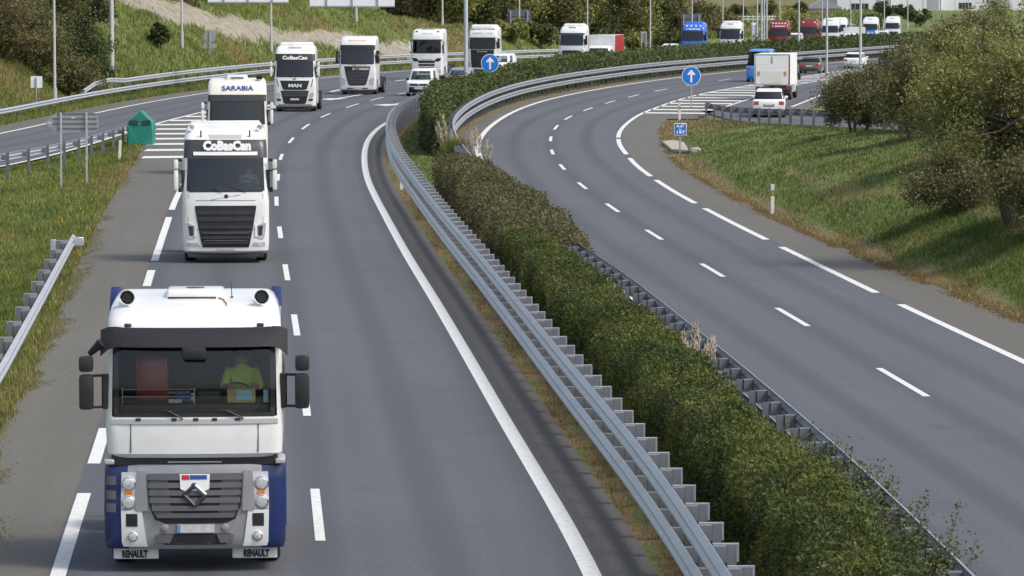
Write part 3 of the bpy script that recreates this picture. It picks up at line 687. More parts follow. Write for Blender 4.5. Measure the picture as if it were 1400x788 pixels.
def running_gear(root, wb=3.7, trail=True, tanks=True):
    b = B()
    for sx in (-1, 1): b.box(sx * .42 - .05, sx * .42 + .05, .5, 1.4 + wb + .9, .72, 1.0)
    for yy in (1.0, 2.6, 4.0, 1.4 + wb + .5): b.box(-.38, .38, yy - .06, yy + .06, .74, .98)
    b.box(-.9, .9, .35, 1.2, .42, .95); b.box(-.55, .55, 1.2, 2.2, .5, 1.25)
    b.build('chassis', 'chassis', root)
    for sx in (-1, 1):
        wheel(root, sx * 1.03, 1.4, .5, .32, sx); wheel(root, sx * 1.07, 1.4 + wb, .5, .29, sx); wheel(root, sx * .75, 1.4 + wb, .5, .29, sx)
        m = B(); P = []
        for k in range(9):
            a = math.pi * (k / 8); P.append((1.4 + wb - .62 * math.cos(a), .55 + .58 * math.sin(a)))
        poly = P + [(y + .0, z - .04) for y, z in P[::-1]]
        m.prism(poly, sx * .6 if sx > 0 else -1.22, sx * 1.22 if sx > 0 else -.6, 'x'); m.build('mudguard', 'black_plastic', root)
        if tanks:
            m = B(); m.box(sx * 1.15 - (.62 if sx > 0 else 0), sx * 1.15 + (.62 if sx < 0 else 0), 2.35, 4.1, .38, 1.0, .08, 2); m.build('fuel_tank', 'chrome' if sx < 0 else 'dark_plastic', root)
    b = B(); b.prism([(-.5, 4.6), (.5, 4.6), (.5, 5.2), (.28, 5.75), (.1, 5.75), (.06, 5.3), (-.06, 5.3), (-.1, 5.75), (-.28, 5.75), (-.5, 5.2)], 1.05, 1.17, 'z'); b.build('fifth_wheel', 'chassis', root)
    for sx in (-1, 1):
        b = B(); b.box(sx * .95 - .2, sx * .95 + .2, 1.4 + wb + .92, 1.4 + wb + .98, .75, .92, .01); b.build('tail_lamp', 'red_lens', root)
def interior(cab, root, zdash, zfloor, ztop, deep=1.9, driver=True):
    b = B(); w, yf, bw, r, yb = cab.row(zdash); b.box(-(w - .14), w - .14, cab.fy(w * .8, zdash) + .07, yf + .78, zfloor, zdash, .05, 2); b.build('dashboard', 'dash_grey', root)
    for sx in (-1, 1):
        s_ = B(); s_.box(sx * .62 - .26, sx * .62 + .26, yf + 1.1, yf + 1.6, zfloor, zdash - .15, .06, 2); s_.box(sx * .62 - .25, sx * .62 + .25, yf + 1.5, yf + 1.68, zdash - .2, zdash + .55, .07, 2); s_.build('seat', 'cab_interior', root)
    s_ = B(); Mx = Matrix.Translation((.58, yf + .88, zdash + .06)) @ Matrix.Rotation(R(-50), 4, 'X')
    for k in range(20):
        a, c = 2 * math.pi * k / 20, 2 * math.pi * (k + 1) / 20
        s_.cyl(Mx @ Vector((.23 * math.cos(a), 0, .23 * math.sin(a))), Mx @ Vector((.23 * math.cos(c), 0, .23 * math.sin(c))), .018, n=6, caps=False)
    s_.cyl(Mx @ Vector((0, 0, 0)), Mx @ Vector((0, .4, 0)), .03); s_.cyl(Mx @ Vector((-.22, 0, 0)), Mx @ Vector((.22, 0, 0)), .018, n=6)
    s_.build('steering_wheel', 'black_plastic', root)
def mirror_set(root, x0, y0, zlo, zmid, zhi, mat, sx, wid=.22, gap=.04, arm='black_plastic', stack=True, out=.12):
    xa = sx * (x0 + out); xb = sx * (x0 + out + wid)
    lo, hi = min(xa, xb), max(xa, xb)
    m = bpy.data.objects.new('mirror', None); COL.objects.link(m); m.parent = root; m.empty_display_size = .1
    b = B(); b.box(lo, hi, y0 - .12, y0 + .06, zlo, zmid, .05, 2); b.build('housing', mat, m)
    if stack:
        b = B(); b.box(lo, hi, y0 - .14, y0 + .05, zmid + gap, zhi, .05, 2); b.build('housing', mat, m)
    b = B(); b.box(lo + .02, hi - .02, y0 + .062, y0 + .068, zlo + .03, zmid - .03); b.build('mirror_glass', 'chrome', m)
    b = B()
    for z in (zlo + .03, zmid - .02):
        b.cyl((sx * (x0 - .05), y0 + .05, z), (sx * (x0 + out + .06), y0 - .02, z), .02, n=6)
    b.box(sx * x0 - .05, sx * x0 + .05, y0, y0 + .1, zlo, zmid, .02); b.build('mirror_arm', arm, m)
def wiper(root, cab, x0, x1, z0, z1):
    b = B(); p0 = (x0, cab.fy(x0, z0) - .03, z0); p1 = (x1, cab.fy(x1, z1) - .035, z1); b.cyl(p0, p1, .014, .01, 6)
    d = Vector(p1) - Vector(p0); q = Vector(p1) + Vector((d.x * .55, 0, .01)); q2 = Vector(p1) - Vector((d.x * .55, 0, .015))
    q.y = cab.fy(q.x, q.z) - .022; q2.y = cab.fy(q2.x, q2.z) - .022
    b.cyl(q, q2, .012, n=6); b.build('wiper', 'black_plastic', root)
def shell(root, cab, zs, zw0, zw1, body, glass='glass', header=None, inner=True, side=(None, None), corner_glass=2, header_mat='visor_grey', body_from=None):
    """body with windscreen and side window openings; header = (z0, z1) dark band over the windscreen"""
    sw0, sw1 = side if side[0] else (zw0 + .12, zw1 - .05)
    def cl(z, kd, j, left):
        if zw0 < z < zw1 and (kd == 'front' or (kd == 'corner' and j < corner_glass)): return 'windscreen'
        if header and header[0] < z < header[1] and (kd == 'front' or (kd == 'corner' and j < 3)): return 'header'
        if sw0 < z < sw1 and kd == 'side' and j == 1: return 'window_left' if left else 'window_right'
        return 'body'
    out = cab.loft(zs, cl, {'body': body, 'windscreen': glass, 'header': header_mat, 'window_left': 'glass_dark', 'window_right': 'glass_dark'}, root, names={'body': 'cab_shell', 'window_left': 'side_window', 'window_right': 'side_window', 'header': 'sun_visor_panel'})
    if inner:
        zi = [z for z in zs if z > zs[0] + .05 and z < zs[-1] - .12]
        cab.loft(zi, lambda z, kd, j, l: None if cl(z, kd, j, l) in ('windscreen', 'window_left', 'window_right') else 'body', {'body': 'cab_interior'}, root, ins=.06, names={'body': 'cab_lining'})
    return out
def zl(*knots, step=.14):
    out = [knots[0]]
    for a, b in zip(knots, knots[1:]):
        n = max(1, int(round((b - a) / step))); out += [a + (b - a) * k / n for k in range(1, n + 1)]
    return out
def place(name, X, d, h, label, cat, away=False, group=None):
    return empty(name, (X, d, float(grade(d)) + .008), (math.pi - h) if away else -h, label, cat, group)

# --- nearest truck: white and navy flat-fronted tractor
def truck_navy():
    t = place('truck_tractor', -4.42, 58.75, -.058, 'nearest truck, white flat-fronted cab over a grey grille with navy blue corner panels', 'truck', group='trucks of the convoy')
    running_gear(t, 3.6)
    low = Cab([(.34, 1.24, .06, .10, .14, 1.0), (.42, 1.26, .02, .10, .14, 1.0), (.9, 1.27, .0, .10, .14, 1.0), (1.45, 1.26, .03, .10, .14, 1.0), (1.52, 1.25, .06, .1, .14, 1.0)])
    zs = [.34, .38, .42, .55, .7, .9, 1.1, 1.3, 1.45, 1.52]
    def cl(z, kd, j, left):
        return ('corner_left' if left else 'corner_right') if (kd in ('corner', 'side') or (kd == 'front' and j >= 5)) else 'body'
    low.loft(zs, cl, {'body': 'grey_plastic', 'corner_left': 'navy_paint', 'corner_right': 'navy_paint'}, t, names={'body': 'bumper', 'corner_left': 'corner_panel', 'corner_right': 'corner_panel'})
    # grille
    g = low.plate('grille', 'black_plastic', t, [.70, .76, .95, 1.40], [-.40, -.56, -.64, -.66], [.40, .56, .64, .66], .006, .02, 10)
    for z0, z1, w in ((1.315, 1.395, .655), (1.205, 1.275, .65), (1.10, 1.17, .64), (.995, 1.065, .63), (.885, .955, .60), (.785, .85, .53)):
        low.plate('slat', 'slat_grey', g, [z0, z1 - .02, z1], -w, w, .045, .045, 10)
    for sx in (-1, 1):
        low.plate('grille_side', 'slat_grey', g, [.80, .95, 1.37], [min(sx * .30, sx * .55), min(sx * .34, sx * .60), min(sx * .38, sx * .64)], [max(sx * .30, sx * .55), max(sx * .34, sx * .60), max(sx * .38, sx * .64)], .022, .02, 3)
        hl = low.plate('headlight_surround', 'grey_plastic', t, [.88, 1.0, 1.44], [min(sx * .82, sx * .66), min(sx * .84, sx * .66), min(sx * .80, sx * .68)], [max(sx * .82, sx * .66), max(sx * .84, sx * .66), max(sx * .80, sx * .68)], .03, .03, 3)
        hl = low.plate('headlight', 'lamp_reflector', t, [.90, 1.02, 1.42], [min(sx * .84, sx * 1.03), min(sx * .81, sx * 1.03), min(sx * .80, sx * 1.02)], [max(sx * .84, sx * 1.03), max(sx * .81, sx * 1.03), max(sx * .80, sx * 1.02)], .014, .03, 4)
        for z in (1.26, 1.0): disc(hl, 'lamp', 'lamp_lens', sx * .925, low.fy(sx * .925, z) - .02, z, .088, .04, 'chrome')
        low.plate('indicator', 'orange_lens', hl, [1.10, 1.16], min(sx * .87, sx * .97), max(sx * .87, sx * .97), .03, .02, 2)
        wp = low.plate('lower_corner', 'white_paint', t, [.375, .44, .89], [min(sx * .66, sx * 1.0), min(sx * .68, sx * 1.02), min(sx * .74, sx * 1.03)], [max(sx * .66, sx * 1.0), max(sx * .68, sx * 1.02), max(sx * .74, sx * 1.03)], .02, .03, 4)
        low.plate('step_hole', 'black_plastic', wp, [.66, .84], [min(sx * .80, sx * .96)] * 2, [max(sx * .80, sx * .96)] * 2, .026, .02, 2)
        disc(wp, 'fog_lamp', 'lamp_lens', sx * .87, low.fy(sx * .87, .52) - .03, .52, .06, .04, 'chrome')
        disc(t, 'tow_cover', 'grey_plastic', sx * .42, low.fy(.42, .64) - .012, .64, .055, .015)
        fl = B(); fl.box(sx * .83 - .315, sx * .83 + .315, .30, .325, .17, .345, .03); f_ = fl.build('mudflap', 'letter_white', t)
        text('lettering', 'RENAULT', .13, 'letter_dark', f_, faceM(sx * .83 + sx * .02, .294, .235), .009, width=.36)
        st_ = B(); st_.box(sx * 1.19 - .07, sx * 1.19 + .07, .04, .7, 1.53, 1.60, .015); st_.build('step_tread', 'letter_grey', t)
        st_ = B(); st_.box(sx * 1.15 - .13, sx * 1.15 + .13, .9, 2.3, .5, 1.5, .05); st_.build('side_skirt', 'navy_paint', t)
    for z in (1.30, 1.10, .92): low.plate('step_recess', 'slat_grey', t, [z - .06, z + .06], -1.235, -1.10, .006, .01, 3)
    low.plate('lower_slot', 'black_plastic', t, [.40, .56], [-.42, -.50], [.42, .50], .008, .02, 6)
    low.plate('slot_lip', 'slat_grey', t, [.43, .45, .55], [-.52, -.52, -.54], [-.36, -.34, -.30], .03, .03, 3); low.plate('slot_lip', 'slat_grey', t, [.43, .45, .55], [.36, .34, .30], [.52, .52, .54], .03, .03, 3)
    npl = low.plate('number_plate', 'plate_white', t, [.575, .69], -.25, .27, .025, .02, 4); low.plate('plate_band', 'plate_blue', npl, [.58, .685], -.25, -.205, .029, .01, 1)
    # badge: open diamond
    for (p, q) in (((0, 1.245), (.15, 1.11)), ((.15, 1.11), (0, .955)), ((0, .955), (-.15, 1.11)), ((-.15, 1.11), (0, 1.245))):
        b = B(); yy = low.fy(0, 1.1) - .06; b.cyl((p[0], yy, p[1]), (q[0], yy, q[1]), .030, n=6); b.build('badge', 'grey_plastic' if q[0] > 0 else 'dark_plastic', t)
    stk = low.plate('sticker', 'letter_white', t, [1.165, 1.19, 1.40], [-.14, -.20, -.21], [.14, .20, .21], .055, .01, 4)
    low.plate('sticker_stripe', 'letter_blue', stk, [1.325, 1.385], -.07, .17, .06, .008, 2); low.plate('sticker_stripe', 'letter_red', stk, [1.32, 1.385], -.18, -.08, .06, .008, 2)
    disc(stk, 'sticker_emblem', 'letter_blue', -.01, low.fy(0, 1.24) - .060, 1.235, .045, .008)
    gap = B(); gap.box(-1.16, 1.16, .10, 1.9, 1.50, 1.68, .02); gap.build('cab_base', 'black_plastic', t)
    low.plate('sill_strip', 'letter_grey', t, [1.545, 1.565], -.62, .62, -.03, .02, 4)
    # cab
    cab = Cab([(1.62, 1.17, .05, .08, .16, 2.25), (1.68, 1.22, -.01, .08, .18, 2.3), (2.0, 1.235, -.02, .08, .16, 2.3), (2.16, 1.235, .0, .08, .14, 2.3), (2.5, 1.23, .018, .08, .14, 2.3), (2.8, 1.225, .045, .08, .14, 2.3), (3.0, 1.22, .072, .08, .14, 2.3), (3.22, 1.215, .108, .08, .14, 2.3), (3.42, 1.21, .16, .09, .2, 2.3),
               (3.55, 1.20, .26, .1, .24, 2.3), (3.68, 1.17, .50, .12, .28, 2.28), (3.78, 1.11, .95, .12, .3, 2.25), (3.82, 1.03, 1.5, .1, .3, 2.2), (3.83, .95, 1.8, .05, .2, 2.1)], (.08, .5))
    zs = zl(1.62, 1.68, 2.0, 2.16, 2.20, 2.5, 2.8, 3.0, 3.20, 3.42, 3.55, 3.62, 3.68, 3.73, 3.78, 3.80, 3.82, 3.83, step=.2)
    shell(t, cab, zs, 2.20, 3.20, 'white_paint', 'glass_clear', side=(2.3, 3.1), corner_glass=1)
    cab.plate('windscreen_seal', 'black_plastic', t, [2.195, 2.25], -1.11, 1.11, .004, .02, 10)
    for sx in (-1, 1):
        cab.plate('windscreen_seal', 'black_plastic', t, [2.2, 3.2], [min(sx * 1.055, sx * 1.12)] * 2, [max(sx * 1.055, sx * 1.12)] * 2, .006, .02, 2)
        cab.plate('panel_seam', 'black_plastic', t, [1.70, 2.11], [sx * .885 - .007] * 2, [sx * .885 + .006] * 2, .014, .03, 1)
    cab.plate('trim_strip', 'letter_grey', t, [2.10, 2.165], -1.16, 1.16, .02, .03, 12)
    for x in (-.78, -.28, .02, .28, .60): cab.plate('clip', 'black_plastic', t, [2.145, 2.18], x - .035, x + .035, .03, .02, 1)
    wiper(t, cab, -.16, -.36, 2.17, 2.28); wiper(t, cab, .68, .46, 2.17, 2.28)
    # sun visor with drooping ends
    v = B(); G0 = []; G1 = []
    for k in range(25):
        u = -1 + k / 12.0; x = u * 1.30; yb_ = -.20 + .22 * abs(u) ** 3; dr = .10 * max(0, abs(u) - .88) / .12
        zt = 3.44 + .06 * max(0, abs(u) - .8) / .2 - dr; zb = 3.19 - dr * 1.4
        G0.append((x, yb_ + .20, zt)); G1.append((x, yb_ - .06, zb))
    mid = [((a[0] + b[0]) / 2, (a[1] + b[1]) / 2 - .05, (a[2] + b[2]) / 2) for a, b in zip(G0, G1)]
    v.grid([G0, mid, G1]); v.grid([[(p[0], p[1] + .03, p[2]) for p in r_] for r_ in (G1, mid, G0)])
    v.grid([G1, [(p[0], p[1] + .03, p[2]) for p in G1]]); v.grid([[(p[0], p[1] + .03, p[2]) for p in G0], G0])
    bmesh.ops.remove_doubles(v.bm, verts=v.bm.verts, dist=.0005); v.build('sun_visor', 'visor_black', t)
    b = B(); b.cyl((-1.28, -.02, 3.24), (-1.45, .04, 3.08), .07, .04, 8); b.build('visor_tail', 'visor_black', t)
    for x in (-.92, .92):
        b = B(); b.box(x - .05, x + .05, .12, .2, 3.44, 3.49, .01); b.build('visor_bracket', 'dark_plastic', t)
    b = B(); b.box(-.17, .17, -.34, -.22, 3.02, 3.20, .05, 2); b.build('front_mirror', 'black_plastic', t)
    for sx in (-1, 1):
        mirror_set(t, 1.24, .12, 2.30, 2.79, 3.05, 'black_plastic', sx, .20, .04, out=.16)
        h = B(); h.lathe([(.035, .34), (.04, .10), (.07, .02), (.105, -.04), (.092, -.035), (.08, .01), (.01, .02)], 18, Matrix.Translation((sx * .94, .62, 3.82))); hb = h.build('air_horn', 'chrome', t); h = B(); h.lathe([(.078, .03), (.075, .005), (.01, .004)], 16, Matrix.Translation((sx * .94, .60, 3.82))); h.build('horn_shade_disc', 'black_plastic', hb)  # black disc added in the bell for the shade of its hollow
        h = B(); h.cyl((sx * .94, .80, 3.66), (sx * .94, .80, 3.90), .05, .035, 10); h.build('horn_foot', 'chrome', t)
        df = B(); df.prism([(1.35, 2.3), (2.6, 2.3), (2.6, 3.70), (2.25, 3.86), (1.75, 3.60)], sx * 1.15 - .08, sx * 1.15 + .08, 'x', .02); df.build('side_deflector', 'navy_paint', t)
    ac = B(); ac.box(-.42, .43, .95, 1.75, 3.74, 3.90, .05, 3, .94, .9); a_ = ac.build('roof_air_conditioner', 'white_paint', t)
    ac = B(); ac.box(-.38, .30, .935, .96, 3.765, 3.80, .008); ac.build('vent', 'black_plastic', a_)
    ac = B(); ac.lathe([(.14, -.005), (.13, .012), (.02, .02)], 18, Matrix.Translation((0, 1.35, 3.895)), axis='z'); ac.build('fan_cap', 'dark_plastic', a_)
    an = B(); an.cyl((.52, 1.0, 3.74), (.52, 1.0, 3.80), .03, .02, 8); an.cyl((.52, 1.0, 3.80), (.51, 1.03, 4.0), .008, .004, 5); an.build('aerial', 'black_plastic', t)
    sn = B(); P = [(.33, .95), (.40, .88), (.42, .78), (.45, .68), (.44, .58)]
    for a, c in zip(P, P[1:]):
        za = float(np.interp(a[1], [.26, .5, .95, 1.5], [3.56, 3.685, 3.785, 3.83])); zb = float(np.interp(c[1], [.26, .5, .95, 1.5], [3.56, 3.685, 3.785, 3.83])); sn.cyl((a[0], a[1], za), (c[0], c[1], zb), .011, n=5)
    sn.build('rust_streak', 'rust_stain', t)
    ms = B(); ms.prism([(-1.2, 2.2), (-1.2, 2.2)][:0] + [(1.22, 1.0), (1.26, 1.0), (1.26, 1.05), (1.22, 1.05)], 1.75, 3.0, 'z'); ms.build('grab_rail', 'chrome', t)
    interior(cab, t, 2.36, 1.75, 3.2)
    dz = 2.37
    b = B(); b.box(.45, .85, .16, .42, dz, dz + .20, .015, M=None); b.build('folder', 'card_tan', t)
    b = B(); b.box(.58, .80, .147, .155, dz + .05, dz + .18); b.build('card', 'card_blue', t)
    b = B(); b.box(.96, 1.03, .22, .23, dz, dz + .18, M=None); b.build('card', 'card_blue', t)
    b = B(); b.box(-.26, -.06, .34, .5, dz, dz + .12, .03, 2); b.build('blue_cloth', 'cloth_blue', t)
    b = B(); b.box(-.06, .08, .40, .5, dz, dz + .12, .03, 2); b.build('cup', 'letter_white', t)
    b = B(); b.box(.0, .38, .3, .56, dz, dz + .18, .06, 3); b.build('bag', 'black_plastic', t)
    b = B()
    for z in (dz + .10, dz + .20): b.cyl((-1.02, .17, z), (.02, .17, z), .012, n=6)
    for x in (-1.0, .0): b.cyl((x, .17, dz - .02), (x, .17, dz + .22), .010, n=6)
    b.build('mirrored_bars', 'chrome', t)  # chrome bars added to imitate a reflection in the windscreen
    text('dash_plate', 'MAGNUM', .06, 'letter_grey', t, faceM(-.22, .155, dz + .15), 0, width=.3)
    b = B(); b.box(-.36, -.18, .15, .16, dz + .01, dz + .06); b.build('card', 'letter_grey', t)
    b = B(); b.box(-.86, -.38, 1.25, 1.6, 2.0, 2.95, .1, 2); b.build('passenger_seat', 'bright_red_paint', t)
    b = B(); b.box(-1.05, 1.0, 2.0, 2.12, 2.0, 3.3, .02); b.build('curtain', 'cab_interior', t)
    return t
T1 = truck_navy()

def person(X, d, z, h, label, vest, group=None):
    """seated driver, facing local -y, hands on the wheel"""
    root = empty('person', (X, d, z), -h, label, 'person', group)
    J = {'pel': (0, .12, .0, .17), 'wst': (0, .13, .18, .15), 'chs': (0, .10, .38, .18), 'nk': (0, .08, .52, .07), 'hd': (0, .05, .63, .105), 'tp': (0, .05, .76, .085),
         'ls': (-.19, .09, .44, .075), 'le': (-.26, -.10, .22, .055), 'lh': (-.17, -.32, .27, .045), 'rs': (.19, .09, .44, .075), 're': (.26, -.10, .22, .055), 'rh': (.17, -.32, .27, .045),
         'lk': (-.12, -.38, .02, .08), 'rk': (.12, -.38, .02, .08), 'lf': (-.12, -.45, -.35, .06), 'rf': (.12, -.45, -.35, .06)}
    E_ = [('pel', 'wst'), ('wst', 'chs'), ('chs', 'nk'), ('nk', 'hd'), ('hd', 'tp'), ('chs', 'ls'), ('ls', 'le'), ('le', 'lh'), ('chs', 'rs'), ('rs', 're'), ('re', 'rh'), ('pel', 'lk'), ('lk', 'lf'), ('pel', 'rk'), ('rk', 'rf')]
    ks = list(J); me = bpy.data.meshes.new('body'); me.from_pydata([J[k][:3] for k in ks], [(ks.index(a), ks.index(b)) for a, b in E_], [])
    o = bpy.data.objects.new('body', me); COL.objects.link(o); o.parent = root
    m = o.modifiers.new('skin', 'SKIN'); sv = me.skin_vertices[0] if me.skin_vertices else None
    if sv is None:
        bpy.context.view_layer.objects.active = o; bm = bmesh.new(); bm.from_mesh(me); L = bm.verts.layers.skin.verify(); bm.to_mesh(me); bm.free(); sv = me.skin_vertices[0]
    for i, k in enumerate(ks): sv.data[i].radius = (J[k][3], J[k][3]); sv.data[i].use_root = (k == 'pel')
    o.modifiers.new('sub', 'SUBSURF').levels = 2; o.modifiers['sub'].render_levels = 2
    dg = bpy.context.evaluated_depsgraph_get(); dg.update(); nm = bpy.data.meshes.new_from_object(o.evaluated_get(dg)); o.modifiers.clear(); o.data = nm; nm.name = 'body'
    nm.materials.clear()
    for k in ('skin', vest, 'cloth_dark'): nm.materials.append(MATS[k])
    for p in nm.polygons:
        c = p.center; p.use_smooth = True
        hand = c.y < -.24 and c.z > .15; p.material_index = 0 if (c.z > .535 or hand) else (2 if c.z < .06 else 1)
    b = B(); b.lathe([(.02, .80), (.07, .79), (.105, .74), (.112, .68), (.10, .62), (.06, .60)], 14, Matrix.Translation((0, .075, -.005)), axis='z'); b.build('hair', 'hair', root)
    b = B(); b.box(-.015, .015, -.085, -.04, .60, .66, .008); b.build('nose', 'skin', root)
    for sx in (-1, 1):
        b = B(); b.lathe([(.012, -.004), (.008, -.012)], 8, Matrix.Translation((sx * .036, -.046, .665))); b.build('eye', 'letter_dark', root)
        b = B(); b.box(sx * .105 - .012, sx * .105 + .012, .03, .07, .62, .68, .008); b.build('ear', 'skin', root)
        for k in range(4):
            b = B(); b.cyl((sx * .17 + (k - 1.5) * .02, -.33, .29), (sx * .17 + (k - 1.5) * .02, -.385, .27 - .006 * k), .011, .009, 6); b.cyl((sx * .17 + (k - 1.5) * .02, -.385, .27 - .006 * k), (sx * .17 + (k - 1.5) * .02, -.37, .235), .009, .008, 6); b.build('finger', 'skin', root)
        b = B(); b.cyl((sx * .135, -.31, .285), (sx * .11, -.35, .30), .012, .009, 6); b.build('thumb', 'skin', root)
    return root
person(-4.42 + .58 , 58.75 + 1.30, 2.28, -.058, 'driver in a bright yellow safety vest at the wheel of the nearest truck', 'vest_yellow', 'drivers')

# --- the other tractors share one maker; every style lists the panels of its own face
STD = [(.28, 1.16, .14, .10, .22), (.36, 1.23, .03, .11, .22), (.60, 1.25, .0, .12, .22), (1.0, 1.25, .0, .12, .20), (1.7, 1.25, .0, .12, .20), (2.05, 1.245, .03, .12, .20), (3.02, 1.21, .20, .12, .20),
       (3.30, 1.20, .28, .12, .22), (3.52, 1.19, .40, .12, .26), (3.74, 1.15, .66, .12, .30), (3.88, 1.08, 1.00, .10, .30), (3.95, .98, 1.45, .08, .28)]
FLAT = [(.28, 1.16, .14, .10, .20), (.36, 1.23, .03, .10, .20), (.60, 1.25, .0, .10, .20), (1.0, 1.25, .0, .10, .18), (1.7, 1.25, .0, .10, .16), (2.05, 1.245, .02, .10, .16), (3.02, 1.215, .12, .10, .16),
        (3.30, 1.21, .16, .10, .18), (3.62, 1.20, .26, .10, .20), (3.82, 1.17, .48, .10, .24), (3.90, 1.12, .80, .10, .26), (3.95, 1.05, 1.25, .08, .26)]
def tractor(X, d, h, label, body, style, rows=STD, mirror='black_plastic', header=None, header_mat='visor_grey', zw=(2.08, 3.02), glass='glass', low_mat=None, name='truck_tractor', gear=True, detail=True, group='trucks of the convoy'):
    t = place(name, X, d, h, label, 'truck', group=group)
    if gear: running_gear(t)
    low = Cab([r + (.88,) for r in rows if r[0] <= 1.0] + [(1.02, 1.25, .0, .12, .20, .88)]); cab = Cab([r + (2.28,) for r in rows if r[0] >= 1.0])
    low.loft([.28, .32, .36, .45, .6, .8, 1.0], lambda z, kd, j, l: 'body', {'body': low_mat or body}, t, names={'body': 'bumper'})
    zh = [header[0], header[1]] if header else []
    kn = sorted(set([1.0, 1.7, 2.05, zw[0], zw[1], zw[0] + .12, zw[1] - .05] + zh + [r[0] for r in rows if r[0] > 3.0]))
    shell(t, cab, zl(*kn, step=.22), zw[0], zw[1], body, glass, header, corner_glass=1, header_mat=header_mat)
    for sx in (-1, 1):
        s_ = B(); s_.box(sx * 1.14 - .10, sx * 1.14 + .10, .86, .93, .36, 1.02, .02); s_.build('step_panel', body, t)
        s_ = B(); s_.box(sx * 1.14 - .10, sx * 1.14 + .10, 1.92, 2.26, .45, 1.02, .03); s_.build('side_panel', body, t)
        cab.plate('windscreen_pillar', 'black_plastic', t, [zw[0], zw[1]], [min(sx * 1.03, sx * 1.09)] * 2, [max(sx * 1.03, sx * 1.09)] * 2, .006, .02, 2)
        mirror_set(t, 1.22, .22, zw[0] + .02, zw[0] + .60, zw[0] + .90, mirror, sx, .13 if mirror == 'white_paint' else .20, .03, out=.13 if mirror == 'white_paint' else .08)
        if mirror == 'white_paint':
            b = B(); b.box(*mm(sx, 1.24, 1.36), .20, .27, zw[0] - .04, zw[0] + .10, .02); b.build('mirror_bracket', 'black_plastic', t); b = B(); b.box(*mm(sx, 1.24, 1.36), .20, .27, zw[0] + .84, zw[0] + .93, .02); b.build('mirror_bracket', 'black_plastic', t)
    cab.plate('windscreen_seal', 'black_plastic', t, [zw[0] - .03, zw[0] + .04], -1.06, 1.06, .008, .02, 8)
    interior(cab, t, zw[0] + .10, 1.5, zw[1])
    wiper(t, cab, -.1, -.42, zw[0] - .02, zw[0] + .1); wiper(t, cab, .6, .25, zw[0] - .02, zw[0] + .1)
    und = B(); und.box(-1.1, 1.1, .12, .8, .16, .30, .02); und.build('under_bumper', 'chassis', t)
    style(t, cab, low)
    low.plate('panel_seam', 'visor_grey', t, [.965, .978], -1.02, 1.02, .005, .012, 10)
    for sx in (-1, 1): cab.plate('panel_seam', 'visor_grey', t, [1.04, 2.0], [sx * 1.07 - .006] * 2, [sx * 1.07 + .006] * 2, .005, .012, 1)
    return t
def both(f):
    for sx in (-1, 1): f(sx)
def mm(sx, a, b): return min(sx * a, sx * b), max(sx * a, sx * b)
def pl2(c, name, mat, t, sx, zs, a, b, off=.012, th=.03, nx=3):
    L = [mm(sx, p, q) for p, q in zip(a, b)]; return c.plate(name, mat, t, zs, [l for l, _ in L], [r for _, r in L], off, th, nx)
def slats(c, t, parent_mat, slat_mat, z0, z1, n, w0, w1, off=.03, fill=.42):
    for k in range(n):
        z = z0 + (z1 - z0) * (k + .5) / n; f = (z - z0) / (z1 - z0); w = w0 + (w1 - w0) * f - .03; hz = (z1 - z0) / n * fill / 2
        c.plate('slat', slat_mat, t, [z - hz, z + hz], -w, w, off, .025, 8)
def number_plate(c, t, z, x=0.0): c.plate('number_plate', 'plate_white', t, [z - .055, z + .055], x - .26, x + .26, .02, .02, 2)

